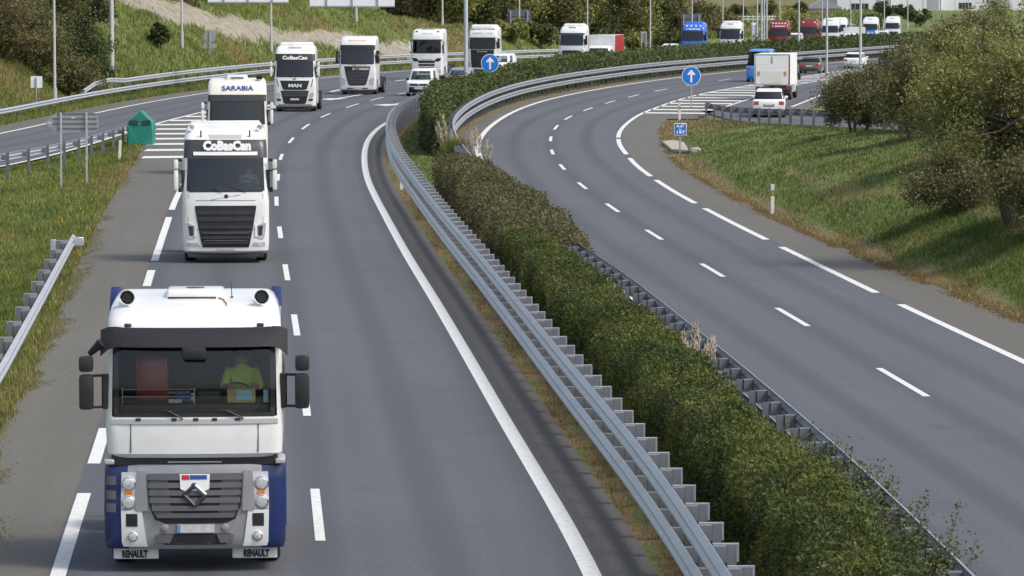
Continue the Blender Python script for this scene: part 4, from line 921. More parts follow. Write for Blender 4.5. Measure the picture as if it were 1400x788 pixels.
def worn_letters(c, t, mat, z, w, hgt=.10, n=9):
    """a line of lettering too small to read in the photograph: a row of uneven marks"""
    r = random.Random(int(z * 100) + n); x = -w / 2; step = w / n
    g = c.plate('lettering', mat, t, [z - hgt * .1, z + hgt * .1], x, x + w, .006, .004, 4)
    for k in range(n):
        if r.random() < .12: continue
        a = x + k * step; c.plate('letter', mat, g, [z - hgt / 2, z + hgt / 2 * r.choice((1, 1, .6))], a + step * .12, a + step * r.uniform(.55, .85), .008, .006, 1)
def st_volvo(t, cab, low):
    J = Cab([r + (2.28,) for r in STD])
    g = J.plate('grille', 'black_plastic', t, [.46, .60, 1.0, 1.62, 1.66], [-.66, -.70, -.78, -.88, -.86], [.66, .70, .78, .88, .86], .014, .02, 10)
    slats(J, g, None, 'dark_plastic', .52, 1.12, 4, .70, .80, .05, .45); J.plate('slat', 'slat_grey', g, [.655, .675], -.62, .62, .058, .02, 8); J.plate('slat', 'slat_grey', g, [.865, .885], -.66, .66, .058, .02, 8)
    slats(J, g, None, 'dark_plastic', 1.18, 1.56, 2, .82, .86, .035, .6)
    J.plate('panel_seam', 'visor_grey', t, [1.80, 1.815], -.86, .86, .004, .01, 8)
    disc(t, 'badge', 'dark_plastic', .02, J.fy(0, 1.93) - .01, 1.93, .06, .015)
    b = B()
    for a, c_ in (((-.40, 1.84), (.42, 1.98)),): b.cyl((a[0], J.fy(a[0], a[1]) - .012, a[1]), (c_[0], J.fy(c_[0], c_[1]) - .012, c_[1]), .009, n=5)
    b.build('badge_bar', 'letter_grey', t)
    def lamps(sx):
        h = pl2(J, 'headlight', 'lamp_lens', t, sx, [.70, .78, 1.05, 1.16], [.96, .82, .84, 1.06], [1.08, 1.12, 1.15, 1.16], .016)
        pl2(J, 'light_strip', 'letter_white', h, sx, [.76, 1.12], [.84, .84], [.90, .88], .03, .02, 1)
        pl2(J, 'light_strip', 'dark_plastic', h, sx, [.80, 1.08], [.93, .93], [1.04, 1.07], .022, .02, 1)
        pl2(J, 'fog_lamp', 'lamp_lens', t, sx, [.49, .60], [.74, .80], [1.12, 1.13], .012)
        m = B(); m.lathe([(.03, .2), (.05, .05), (.09, -.02), (.07, .0), (.02, .05)], 14, Matrix.Translation((sx * .98, .75, 3.88))); m.build('roof_lamp', 'lamp_reflector', t)
        m = B(); m.cyl((sx * .70, .56, 3.60), (sx * .70, .50, 3.80), .022, n=6); m.build('lamp_stem', 'dark_plastic', t)
    both(lamps)
    J.plate('light_bar', 'letter_white', t, [3.10, 3.20], -.92, .92, .03, .03, 8)
    J.plate('roof_panel', 'letter_grey', t, [3.56, 3.66, 3.76], [-.46, -.48, -.48], [.46, .48, .48], .006, .01, 4)
    sp = B(); sp.box(-1.0, 1.0, 1.5, 1.6, 3.90, 4.05, .03); sp.box(-1.06, 1.06, 1.4, 2.25, 3.82, 3.97, .06, 2); sp.build('roof_spoiler', 'white_paint', t)
    text('lettering', 'CoBasCan', .36, 'letter_white', t, faceM(.05, J.fy(0, 3.36) - .03, 3.36, .25), .024, width=1.38)
    J.plate('number_plate', 'plate_white', t, [.385, .445], -.26, .26, .016, .02, 2)
tractor(-8.22, 121.6, -.066, 'white high-roofed truck second in line, lettering on a dark band above its windscreen', 'white_paint', st_volvo, STD, 'white_paint', (3.02, 3.54), 'visor_grey')
person(-8.22 + .58, 121.6 + 1.35, 2.0, -.066, 'driver in pale clothing behind the windscreen of the second truck', 'letter_grey', 'drivers')

def st_sarabia(t, cab, low):
    J = Cab([r + (2.28,) for r in FLAT])
    g = J.plate('grille', 'black_plastic', t, [.9, 1.86], [-.7, -.86], [.7, .86], .014, .02, 8); slats(J, g, None, 'slat_grey', .95, 1.75, 6, .72, .84, .04)
    text('lettering', 'DAF', .17, 'letter_white', t, faceM(-.62, J.fy(.62, 1.79) - .05, 1.79), .004)
    text('lettering', 'SARABIA', .28, 'letter_blue', t, faceM(.02, J.fy(0, 3.56) - .015, 3.56, .25), .006, width=1.3)
    J.plate('lettering', 'letter_grey', t, [1.93, 1.99], .42, .86, .008, .006, 3)
    a = B(); a.box(-.45, .45, .75, 1.5, 3.86, 4.10, .05, 2, .92, .9); a_ = a.build('roof_air_conditioner', 'white_paint', t); a = B(); a.box(-.26, .26, .74, .76, 3.95, 4.0); a.build('vent', 'dark_plastic', a_)
    for x in (.85, .97):
        a = B(); a.lathe([(.03, .25), (.05, .05), (.075, -.02), (.06, .0), (.02, .05)], 12, Matrix.Translation((x, .62, 3.98))); a.build('air_horn', 'dark_plastic', t)
    both(lambda sx: pl2(J, 'headlight', 'lamp_lens', t, sx, [.55, .95], [.8, .8], [1.12, 1.14], .014)); number_plate(J, t, .45)
    J.plate('sun_visor_panel', 'visor_grey', t, [3.04, 3.16], -1.08, 1.08, .03, .03, 8)
tractor(-11.3, 174.5, -.055, 'white truck third in line, dark blue lettering across its flat roof front', 'cream_paint', st_sarabia, FLAT, 'white_paint', (3.02, 3.30), 'visor_grey')

def st_man(t, cab, low):
    J = Cab([r + (2.28,) for r in STD])
    g = J.plate('grille', 'black_plastic', t, [1.30, 1.36, 1.86], [-.60, -.72, -.88], [.60, .72, .88], .014, .02, 8)
    J.plate('grille_trim', 'chrome', g, [1.845, 1.875], -.86, .86, .03, .03, 8)
    text('lettering', 'MAN', .26, 'letter_white', t, faceM(.02, J.fy(0, 1.55) - .03, 1.55), .012, width=.78)
    b = B(); b.cyl((-.1, J.fy(0, 1.96) - .01, 1.94), (.1, J.fy(0, 1.96) - .01, 1.98), .03, n=6); b.build('badge', 'dark_plastic', t)
    g2 = J.plate('lower_grille', 'black_plastic', t, [.46, .54, 1.0, 1.26], [-.56, -.68, -.78, -.84], [.56, .68, .78, .84], .014, .02, 8); slats(J, g2, None, 'slat_grey', .9, 1.22, 3, .74, .80, .035, .3)
    J.plate('bumper_lip', 'grey_plastic', t, [.37, .45], -1.0, 1.0, .03, .04, 8)
    def l(sx):
        pl2(J, 'headlight', 'lamp_lens', t, sx, [.86, .95, 1.14], [.86, .86, .92], [1.08, 1.14, 1.16], .016)
        pl2(J, 'fog_lamp', 'dark_plastic', t, sx, [.64, .78], [.82, .84], [1.06, 1.10], .016)
        pl2(J, 'air_slit', 'black_plastic', t, sx, [1.48, 1.92], [.96, 1.05], [1.0, 1.10], .012, .02, 1)
    both(l); number_plate(J, t, .74)
    text('lettering', 'CoBasCan', .30, 'letter_white', t, faceM(.0, J.fy(0, 3.2) - .03, 3.2, .25), .012, width=1.5)
    b = B(); b.box(-.42, .42, .62, .68, 3.80, 3.86, .02); b.build('roof_handle', 'letter_grey', t)
    b = B(); b.box(-1.04, 1.04, 1.2, 2.25, 3.78, 4.12, .12, 3, .94, .9); b.build('roof_spoiler', 'white_paint', t)
tractor(-12.95, 253, .03, 'white truck with black two-part grille and dark lettered band, fourth in line', 'white_paint', st_man, STD, 'white_paint', (3.02, 3.44), 'black_plastic')

def st_daf(t, cab, low):
    J = Cab([r + (2.28,) for r in FLAT])
    g = J.plate('grille', 'black_plastic', t, [.62, .72, 1.3, 1.92], [-.50, -.62, -.78, -.90], [.50, .62, .78, .90], .014, .02, 8); slats(J, g, None, 'slat_grey', .72, 1.58, 7, .62, .80, .04, .35)
    J.plate('logo_bar', 'letter_grey', g, [1.66, 1.82], -.32, .80, .03, .02, 6); text('lettering', 'DAF', .16, 'letter_dark', t, faceM(.0, J.fy(0, 1.74) - .04, 1.74), .006)
    def l(sx):
        pl2(J, 'headlight', 'lamp_lens', t, sx, [.66, .74, 1.06, 1.14], [.86, .80, .86, .98], [1.08, 1.14, 1.16, 1.16], .016)
        pl2(J, 'bumper_slit', 'dark_plastic', t, sx, [.38, .46], [.3, .3], [.7, .72], .01)
    both(l); number_plate(J, t, .46)
    worn_letters(J, t, 'letter_ochre', 3.66, 1.3, .11, 11); worn_letters(J, t, 'letter_ochre', 2.0, 1.2, .07, 12)
tractor(-10.5, 288, .10, 'white truck with large black slatted grille and black mirrors, fifth in line', 'white_paint', st_daf, FLAT, 'black_plastic', (3.02, 3.36), 'black_plastic')

def st_scania_new(t, cab, low):
    J = Cab([r + (2.28,) for r in FLAT])
    for k, (z0, z1) in enumerate(((1.30, 1.48), (1.06, 1.22), (.80, .98), (.52, .70))): J.plate('grille_slot', 'black_plastic', t, [z0, z1], -.66 + .02 * k, .66 - .02 * k, .014, .02, 6)
    J.plate('logo_bar', 'letter_grey', t, [1.52, 1.60], -.5, .5, .012, .02, 6)
    def l(sx):
        pl2(J, 'headlight', 'black_plastic', t, sx, [1.42, 1.52, 1.68], [.70, .62, .86], [.98, 1.10, 1.14], .014)
        pl2(J, 'lamp', 'lamp_lens', t, sx, [.52, .80], [.86, .88], [1.10, 1.12], .014)
    both(l); number_plate(J, t, .42)
    worn_letters(J, t, 'letter_grey', 3.6, .9, .10, 8)
    for x in (-.85, .85):
        b = B(); b.box(x - .1, x + .1, .38, .44, 3.70, 3.80, .03); b.build('roof_lamp', 'dark_plastic', t)
    b = B(); b.box(-.5, .5, .75, .82, 3.88, 3.96, .02); b.build('roof_handle', 'letter_grey', t)
tractor(-6.7, 333, .17, 'white truck behind the small white van, black slanted headlights and three dark grille slots', 'white_paint', st_scania_new, FLAT, 'white_paint', (3.02, 3.14), 'black_plastic', glass='glass_dark')

def st_scania_old(t, cab, low):
    J = Cab([r + (2.28,) for r in FLAT])
    g = J.plate('grille', 'black_plastic', t, [.50, 1.0, 1.70, 2.02], [-.92, -.98, -1.0, -1.02], [.92, .98, 1.0, 1.02], .014, .02, 8); slats(J, g, None, 'visor_grey', .6, 1.7, 6, .9, .94, .04, .5)
    text('lettering', 'SCANIA', .2, 'letter_grey', t, faceM(0, J.fy(0, 1.86) - .03, 1.86), .004, width=.9)
    worn_letters(J, t, 'letter_grey', 3.42, 1.7, .12, 14)
    b = B(); b.box(-1.1, 1.1, .3, 2.2, 3.72, 4.15, .16, 3, .92, .86); b.build('roof_spoiler', 'white_paint', t)
    b = B(); b.box(-.42, .42, .62, .70, 4.0, 4.08, .02); b.build('roof_handle', 'dark_plastic', t)
    both(lambda sx: pl2(J, 'headlight', 'lamp_lens', t, sx, [.55, .95], [1.0, 1.02], [1.16, 1.17], .012))
tractor(-2.55, 363, .20, 'white truck with black front, half hidden by the grey mast and round sign', 'white_paint', st_scania_old, FLAT, 'black_plastic', (3.0, 3.06), 'black_plastic', glass='glass_dark')

def st_iveco(t, cab, low):
    J = Cab([r + (2.28,) for r in STD])
    J.plate('grille', 'black_plastic', t, [1.0, 1.14, 1.52, 1.60], [-.5, -.8, -.92, -.70], [.5, .8, .92, .70], .014, .02, 8); J.plate('lower_grille', 'black_plastic', t, [.5, .86], [-.6, -.7], [.6, .7], .014, .02, 6)
    def l(sx):
        pl2(J, 'headlight', 'lamp_lens', t, sx, [.70, .86, 1.24], [.84, .84, 1.04], [1.10, 1.15, 1.17], .014)
        pl2(J, 'trim', 'black_plastic', t, sx, [.6, 1.4], [.74, .96], [.80, 1.02], .018, .02, 1)
    both(l); number_plate(J, t, .42)
    b = B(); b.box(-1.06, 1.06, .85, 2.25, 3.72, 4.10, .2, 3, .9, .82); b.build('roof_spoiler', 'white_paint', t)
    b = B(); b.box(-.36, .36, .56, .62, 3.72, 3.80, .02); b.build('roof_lamp_bar', 'letter_grey', t)
tractor(5.55, 398, .25, 'white truck with high round roof, left of the red-sided box van', 'white_paint', st_iveco, STD, 'black_plastic', (3.02, 3.22), 'visor_grey')
tractor(24.4, 476, .215, 'white high-roofed truck just right of the bright blue truck', 'white_paint', st_iveco, STD, 'black_plastic', (3.02, 3.22), 'visor_grey')

def st_roofbar(body, light, n=4, txt=None):
    def f(t, cab, low):
        J = Cab([r + (2.28,) for r in STD])
        g = J.plate('grille', 'black_plastic', t, [.5, .7, 1.5], [-.6, -.72, -.8], [.6, .72, .8], .014, .02, 6); slats(J, g, None, light, .6, 1.4, 4, .66, .76, .04, .35)
        both(lambda sx: pl2(J, 'headlight', 'lamp_lens', t, sx, [.7, 1.1], [.86, .88], [1.14, 1.16], .014))
        for k in range(n):
            x = -.75 + 1.5 * k / (n - 1); disc(t, 'roof_lamp', 'letter_white', x, J.fy(x, 3.62) - .06, 3.62, .12, .06)
        if txt: worn_letters(J, t, 'letter_white', 3.3, 1.6, .14, 9)
        b = B(); b.box(-1.05, 1.05, 1.0, 2.25, 3.74, 4.05, .14, 3, .92, .86); b.build('roof_spoiler', body, t); number_plate(J, t, .42)
    return f
tractor(19.2, 452, .235, 'bright blue truck in the far part of the convoy', 'blue_paint', st_roofbar('blue_paint', 'blue_paint', 4, True), STD, 'black_plastic', (3.02, 3.16), 'visor_grey')
tractor(32.6, 520, .19, 'dark red truck with a row of pale roof lamps, left of the other red truck', 'red_paint', st_roofbar('red_paint', 'red_paint', 5, True), STD, 'red_paint', (3.02, 3.1), 'red_paint')
tractor(39.1, 560, .18, 'dark red truck with a black lower grille, right of the other red truck', 'red_paint', st_roofbar('red_paint', 'dark_plastic', 2), STD, 'red_paint', (3.02, 3.1), 'red_paint')
tractor(44.6, 596, .19, 'white truck peeping out behind the right-hand dark red truck', 'white_paint', st_iveco, STD, 'black_plastic')
tractor(48.2, 628, .19, 'white truck with black grille behind the white box trailer, far right of the convoy', 'white_paint', st_iveco, STD, 'black_plastic')
tractor(55.6, 660, .19, 'white truck behind the small blue lane sign in the far distance', 'white_paint', st_iveco, STD, 'white_paint')
tractor(62.6, 700, .19, 'last and smallest white truck of the convoy, beside the bushes on the right', 'white_paint', st_iveco, STD, 'white_paint')

# --- cars and vans.  rows as for the cabs, front at -y
def car(X, d, h, label, cat, paint, L, Wd, Hh, belt, hood, kind, away, style=None, name=None, group=None, glass='glass_dark', wr=.33):
    t = place(name or 'car', X, d, h, label, cat, away, group)
    w = Wd / 2
    low = Cab([(.20, w * .92, .12, .12, .2, L - .12), (.30, w * .97, .03, .14, .26, L - .03), (.55, w, .0, .16, .3, L), (belt - .18, w, .04, .18, .3, L - .02), (belt - .06, w * .985, .16, .2, .3, L - .06), (belt, w * .96, hood * .8, .1, .25, L - (.14 if kind != 'sedan' else .12))])
    low.loft([.20, .25, .30, .42, .55, (belt + .37) / 2, belt - .18, belt - .12, belt - .06, belt], lambda z, kd, j, l: 'body', {'body': paint}, t, names={'body': 'body'})
    yb = {'sedan': L - .75, 'hatch': L - .18, 'van': L - .10, 'suv': L - .20}[kind]; yt = {'sedan': L - 1.35, 'hatch': L - .62, 'van': L - .16, 'suv': L - .48}[kind]
    rake = .75 if kind in ('sedan', 'hatch', 'suv') else .55
    cabn = Cab([(belt - .03, w * .93, hood, .12, .22, yb), (Hh - .16, w * .80, hood + rake, .12, .2, yt + .06), (Hh - .06, w * .77, hood + rake + .12, .12, .2, yt - .03), (Hh, w * .66, hood + rake + .45, .08, .2, yt - .3)], (.06, .46, .54))
    def cl(z, kd, j, l):
        if z < Hh - .16 and z > belt:
            if kd == 'front' or (kd == 'corner' and j < 1): return 'windscreen'
            if kd == 'back': return 'rear_window'
            if kd == 'side' and (j == 1 or (j == 3 and kind != 'van')): return ('wl' if l else 'wr') + str(j)
        return 'body'
    mt = {'body': paint, 'windscreen': glass, 'rear_window': glass}; nm = {'body': 'roof'}
    for k in ('wl1', 'wr1', 'wl3', 'wr3'): mt[k] = 'far_glass'; nm[k] = 'side_window'
    cabn.loft([belt - .03, belt + .02, (belt + Hh) / 2, Hh - .16, Hh - .06, Hh], cl, mt, t, names=nm)
    iv = B(); iv.box(-w * .7, w * .7, hood + .6, yt - .2, .3, belt + .05, .05); iv.build('seats', 'cab_interior', t)
    for sx in (-1, 1):
        for y in (.82, L - .78): 
            a = B(); a.lathe([(wr * 1.16, -.02), (wr * 1.16, .012), (wr, .014), (.02, .014)], 20, Matrix.Translation((sx * (w - .012), y, wr + .01)) @ Matrix.Rotation(-sx * math.pi / 2, 4, 'Z') @ Matrix.Rotation(0, 4, 'Y'))
            a.build('wheel_arch', 'black_plastic', t); wheel(t, sx * (w - .09), y, wr, .21, sx)
        b = B(); b.box(sx * (w + .03) - .10, sx * (w + .03) + .10, hood + .32, hood + .46, belt - .02, belt + .14, .04, 2); b.build('door_mirror', 'black_plastic' if kind == 'van' else paint, t)
        pl2(low, 'headlight', 'lamp_lens', t, sx, [belt - .34, belt - .20], [w * .52, w * .5], [w * .86, w * .88], .012)
        q = low.plate('tail_lamp', 'red_lens', t, [belt - .30, belt - .10], *[list(v) for v in zip(*[mm(sx, w * .62, w * .93)] * 2)], .014, .03, 3, back=True)
    low.plate('grille', 'black_plastic', t, [belt - .36, belt - .22], -w * .45, w * .45, .012, .02, 4); low.plate('lower_grille', 'black_plastic', t, [.26, .42], -w * .7, w * .7, .012, .02, 4)
    low.plate('number_plate', 'plate_white', t, [.46, .57], -.26, .26, .02, .02, 2)
    low.plate('rear_plate', 'plate_white', t, [belt - .34, belt - .23], -.26, .26, .014, .02, 2, back=True); low.plate('rear_bumper', 'dark_plastic', t, [.22, .40], -w * .85, w * .85, .012, .03, 6, back=True)
    if style: style(t, low, cabn)
    return t
def st_caddy(t, low, c):
    low.plate('front_bumper', 'black_plastic', t, [.24, .30, .62], [-.84, -.88, -.88], [.84, .88, .88], .014, .03, 8); low.plate('bonnet_grille', 'black_plastic', t, [.70, .84], -.60, .60, .018, .03, 6)
    number_plate(low, t, .55); disc(t, 'badge', 'chrome', 0, low.fy(0, .77) - .03, .77, .07, .02)
car(-6.25, 284, .12, 'small white van with a black front bumper ahead of the white trucks', 'van', 'white_paint', 4.4, 1.80, 1.82, 1.06, .85, 'van', False, st_caddy, 'van', glass='glass')
car(-3.95, 300, .14, 'pale silver car half hidden by the grey mast, right of the small white van', 'car', 'silver_paint', 4.3, 1.78, 1.50, .98, 1.0, 'hatch', False, glass='glass')
car(-1.25, 353, .20, 'white van mostly hidden behind the round blue arrow sign in the hedge', 'van', 'white_paint', 4.4, 1.8, 1.75, 1.05, .85, 'van', False, name='van', glass='glass')
car(15.6, 432, .24, 'white car of which only the roof shows above the median hedge', 'car', 'white_paint', 4.3, 1.78, 1.9, 1.2, 1.0, 'hatch', False, glass='glass')
car(35.6, 540, .19, 'white van between the two dark red trucks', 'van', 'white_paint', 5.0, 1.95, 2.3, 1.15, .85, 'van', False, name='van', glass='glass')
car(58.2, 668, .19, 'tiny white car left of the last truck of the convoy', 'car', 'white_paint', 4.6, 1.85, 1.9, 1.1, .9, 'suv', False, glass='glass')
def st_suv(t, low, c):
    low.plate('tailgate_band', 'dark_plastic', t, [.62, .78], -.3, .3, .012, .02, 2, back=True)
car(15.05, 247.6, .075, 'white car seen from behind on the entry road, below the box lorry', 'car', 'white_paint', 4.5, 1.86, 1.62, 1.02, 1.05, 'suv', True, st_suv)
car(26.2, 366.2, .20, 'brownish grey saloon car driving away, right of the box lorry', 'car', 'taupe_paint', 4.5, 1.78, 1.45, .96, 1.15, 'sedan', True)
car(32.4, 396.5, .21, 'white car driving away beside the farther ramp lamp post', 'car', 'white_paint', 4.2, 1.80, 1.50, .98, 1.0, 'hatch', True)
def st_bluevan(t, low, c):
    low.plate('rear_window', 'far_glass', t, [1.0, 1.02], -.1, .1, .01, .01, 1, back=True)
car(19.75, 329, .175, 'sky blue van driving away, half hidden by the box lorry', 'van', 'sky_blue_paint', 5.2, 2.0, 2.5, 1.25, .9, 'van', True, None, 'van')

def box_lorry(X, d, h, label, away, box, side, Lb, Wd, z0, z1, cabcol, rear=True):
    t = place('box_lorry', X, d, h, label, 'lorry', away)
    w = Wd / 2; y0 = 1.75
    b = B()
    for sx in (-1, 1): b.box(sx * .4 - .05, sx * .4 + .05, .6, y0 + Lb - .2, .62, .80)
    b.box(-.8, .8, .4, 1.4, .4, .8); b.box(-w + .1, w - .1, y0 + Lb - .12, y0 + Lb - .04, .45, .58); b.build('chassis', 'chassis', t)
    for sx in (-1, 1):
        wheel(t, sx * (w - .2), 1.0, .42, .26, sx); wheel(t, sx * (w - .15), y0 + Lb - 1.25, .42, .26, sx); wheel(t, sx * (w - .45), y0 + Lb - 1.25, .42, .26, sx)
        b = B(); b.box(mm(sx, w - .03, w)[0], mm(sx, w - .03, w)[1], y0 + .01, y0 + Lb - .01, z0 + .01, z1 - .01, .005); b.build('side_panel', side, t)
        b = B(); b.box(sx * (w - .3) - .22, sx * (w - .3) + .22, y0 + Lb - .02, y0 + Lb + .02, .66, .80, .01); b.build('tail_lamp', 'red_lens', t)
        b = B(); b.box(sx * (w - .28) - .04, sx * (w - .28) + .10, y0 + Lb - .02, y0 + Lb + .02, .66, .80, .01); b.build('indicator', 'orange_lens', t)
    b = B(); b.box(-w + .035, w - .035, y0, y0 + Lb, z0, z1, .02); b.build('load_box', box, t)
    yb = y0 + Lb
    b = B(); b.box(-w, w, yb - .06, yb + .02, z1 - .10, z1 + .01, .01); b.build('door_header', 'letter_grey', t)
    for sx in (-1, 1):
        b = B(); b.box(mm(sx, w - .09, w)[0], mm(sx, w - .09, w)[1], yb - .04, yb + .03, z0, z1 - .1, .01); b.build('door_post', 'red_paint' if sx < 0 else 'letter_grey', t)
        b = B(); b.box(mm(sx, .02, w - .1)[0], mm(sx, .02, w - .1)[1], yb + .002, yb + .03, z0 + 1.35, z1 - .11, .008); b.build('rear_door', box, t)
        b = B(); b.box(mm(sx, w - .40, w - .22)[0], mm(sx, w - .40, w - .22)[1], yb + .06, yb + .08, z0 + .62, z0 + .90); b.build('warning_plate', 'letter_ochre', t)
    b = B(); b.box(-w + .12, w - .12, yb + .01, yb + .06, z0 + .05, z0 + 1.33, .01); lift = b.build('tail_lift', 'letter_white', t)
    b = B(); b.box(-w + .5, w - .5, yb + .061, yb + .075, z0 + .12, z0 + .95, .005); b.build('lift_panel', 'cream_paint', lift)
    b = B(); b.box(-w + .3, w - .3, yb, yb + .16, .58, .76, .02); b.build('under_bar', 'chassis', t)
    b = B(); b.cyl((0, yb + .05, z0 + 1.4), (0, yb + .05, z1 - .15), .02, n=6); b.build('door_rod', 'dark_plastic', t)
    c = Cab([(.40, w * .84, .06, .1, .2, 1.65), (.5, w * .90, .0, .12, .22, 1.65), (1.15, w * .92, .05, .12, .22, 1.65), (1.95, w * .84, .45, .12, .2, 1.65), (2.15, w * .76, .75, .1, .2, 1.6)])
    def cl(z, kd, j, l):
        if 1.18 < z < 1.92 and kd == 'front': return 'windscreen'
        if 1.18 < z < 1.85 and kd == 'side' and j == 1: return 'wl' if l else 'wr'
        return 'body'
    c.loft([.4, .5, .8, 1.15, 1.18, 1.5, 1.85, 1.92, 1.95, 2.05, 2.15], cl, {'body': cabcol, 'windscreen': 'far_glass', 'wl': 'far_glass', 'wr': 'far_glass'}, t, names={'body': 'cab', 'wl': 'side_window', 'wr': 'side_window'})
    for sx in (-1, 1): 
        pl2(c, 'headlight', 'lamp_lens', t, sx, [.66, .86], [w * .55, w * .5], [w * .8, w * .82], .012)
        b = B(); b.box(sx * (w * 1.04) - .1, sx * (w * 1.04) + .1, .62, .74, 1.2, 1.6, .04); b.build('door_mirror', 'black_plastic', t)
    c.plate('grille', 'black_plastic', t, [.62, .82], -w * .4, w * .4, .012, .02, 4)
    return t
box_lorry(17.95, 276 + 6.4, .165, 'dirty white box lorry with a tail lift, driving away on the entry road', True, 'letter_white', 'letter_white', 4.6, 2.35, .95, 2.98, 'white_paint')
box_lorry(7.75, 385, .25, 'white box van with a red side, in front of the round-roofed white truck', False, 'white_paint', 'bright_red_paint', 3.6, 2.5, 1.0, 3.1, 'white_paint')
box_lorry(44.9, 563, .19, 'low white box lorry between the red trucks and the blue lane sign', False, 'white_paint', 'white_paint', 5.0, 2.4, 1.0, 2.9, 'white_paint')

# ---------------------------------------------------------------- plants
def unit(n, r=rng):
    v = r.normal(size=(n, 3)); return v / np.linalg.norm(v, axis=1, keepdims=True)
def leaf_mesh(name, P, size, mat, aspect=.5, flat=0.0):
    n = len(P); size = np.broadcast_to(np.asarray(size, float), (n,)) * rng.uniform(.65, 1.35, n)
    u = unit(n); nn = unit(n); nn[:, 2] = np.abs(nn[:, 2]) + flat; v = np.cross(u, nn); v /= np.linalg.norm(v, axis=1, keepdims=True) + 1e-9
    a = u * (size / 2)[:, None]; b = v * (size * aspect / 2)[:, None]
    V = np.stack([P - a, P + b, P + a, P - b], 1).reshape(-1, 3)
    me = np_mesh(name, V, np.arange(4 * n).reshape(n, 4)); me.materials.append(MATS[mat]); return me
def twig_mesh(name, A, Bq, ra, rb, mat):
    """three-sided tapering sticks from A to B"""
    n = len(A); d = Bq - A; d = d / (np.linalg.norm(d, axis=1, keepdims=True) + 1e-9)
    o = np.cross(d, np.where(np.abs(d[:, 2:3]) > .9, np.array([[1., 0, 0]]), np.array([[0, 0, 1.]]))); o /= np.linalg.norm(o, axis=1, keepdims=True) + 1e-9; p = np.cross(d, o)
    ra = np.broadcast_to(ra, (n,))[:, None]; rb = np.broadcast_to(rb, (n,))[:, None]; V = []
    for c, r in ((A, ra), (Bq, rb)):
        for k in range(3): V.append(c + r * (o * math.cos(2.094 * k) + p * math.sin(2.094 * k)))
    V = np.stack(V, 1).reshape(-1, 3); base = np.arange(n)[:, None] * 6
    Fc = np.concatenate([base + np.array([[k, (k + 1) % 3, 3 + (k + 1) % 3, 3 + k]]) for k in range(3)], 0)
    me = np_mesh(name, V, Fc); me.materials.append(MATS[mat]); return me
def tree(name, X, d, h, r, label, cat, leaf, n=9000, size=.16, clear=.25, stems=1, clumps=26, group=None, z=None, tw=1.0, squash=1.0, fill=.62, spread=.34):
    z0 = gz(X, d) - .05 if z is None else z
    root = empty(name, (X, d, z0), 0, label, cat, group)
    hc = h * (clear + (1 - clear) / 2); rz_ = h * (1 - clear) / 2
    # clump centres, denser towards the outside of the crown
    c = unit(clumps) * (rng.uniform(.25, 1, (clumps, 1)) ** .5) * np.array([[r, r, rz_]]) * .80
    c += rng.normal(size=c.shape) * np.array([[r, r, rz_]]) * .10; c[:, 2] = np.clip(c[:, 2] * squash + hc, h * .10, h * .97)
    cr = r * rng.uniform(spread * .7, spread * 1.3, clumps)
    which = rng.integers(0, clumps, n); q = unit(n) * (rng.uniform(0, 1, (n, 1)) ** fill)
    P = c[which] + q * cr[which][:, None] * np.array([[1, 1, .8]])
    P[:, 2] = np.maximum(P[:, 2], .05)
    link('crown', leaf_mesh('crown', P, size, leaf), None, root)
    # stems and limbs
    b = B(); A = []; Bq = []; RA_ = []; RB_ = []
    tops = []
    for k in range(stems):
        a = 2 * math.pi * k / max(1, stems) + rng.uniform(0, 1); lean = r * .25 if stems > 1 else r * .08
        p0 = Vector((.12 * stems * math.cos(a) * (stems > 1), .12 * stems * math.sin(a) * (stems > 1), 0)); p1 = Vector((lean * math.cos(a), lean * math.sin(a), h * max(clear, .16))); p2 = Vector((lean * 1.7 * math.cos(a), lean * 1.7 * math.sin(a), h * .62))
        t0 = .028 * h / (stems ** .4); b.cyl(p0, p1, t0 * 1.25, t0, 8); b.cyl(p1, p2, t0, t0 * .5, 7); tops.append((p1, p2))
    b.build('trunk', 'bark', root)
    for ci in range(clumps):
        p1, p2 = tops[ci % len(tops)]; s = rng.uniform(.1, 1); st_ = np.array(p1.lerp(p2, s)); e = c[ci]; md = (st_ + e) / 2 + np.array([0, 0, -.04 * h])
        A += [st_, md]; Bq += [md, e]; RA_ += [.011 * h, .007 * h]; RB_ += [.007 * h, .003 * h]
        m = int(7 * tw)
        for _ in range(m):
            tip = e + unit(1)[0] * cr[ci] * rng.uniform(.6, 1.15); A.append(e); Bq.append(tip); RA_.append(.0028 * h); RB_.append(.0012 * h)
    link('branches', twig_mesh('branches', np.array(A), np.array(Bq), np.array(RA_), np.array(RB_), 'twig'), None, root)
    return root
_a = np.linspace(np.pi * 1.03, -np.pi * .03, 400); _x = np.sign(np.cos(_a)) * np.abs(np.cos(_a)) ** .42; _z = 1.3 * np.sign(np.sin(_a)) * np.abs(np.sin(_a)) ** .42
_l = np.concatenate([[0], np.cumsum(np.hypot(np.diff(_x), np.diff(_z)))]); TAB = (_l / _l[-1], _a)
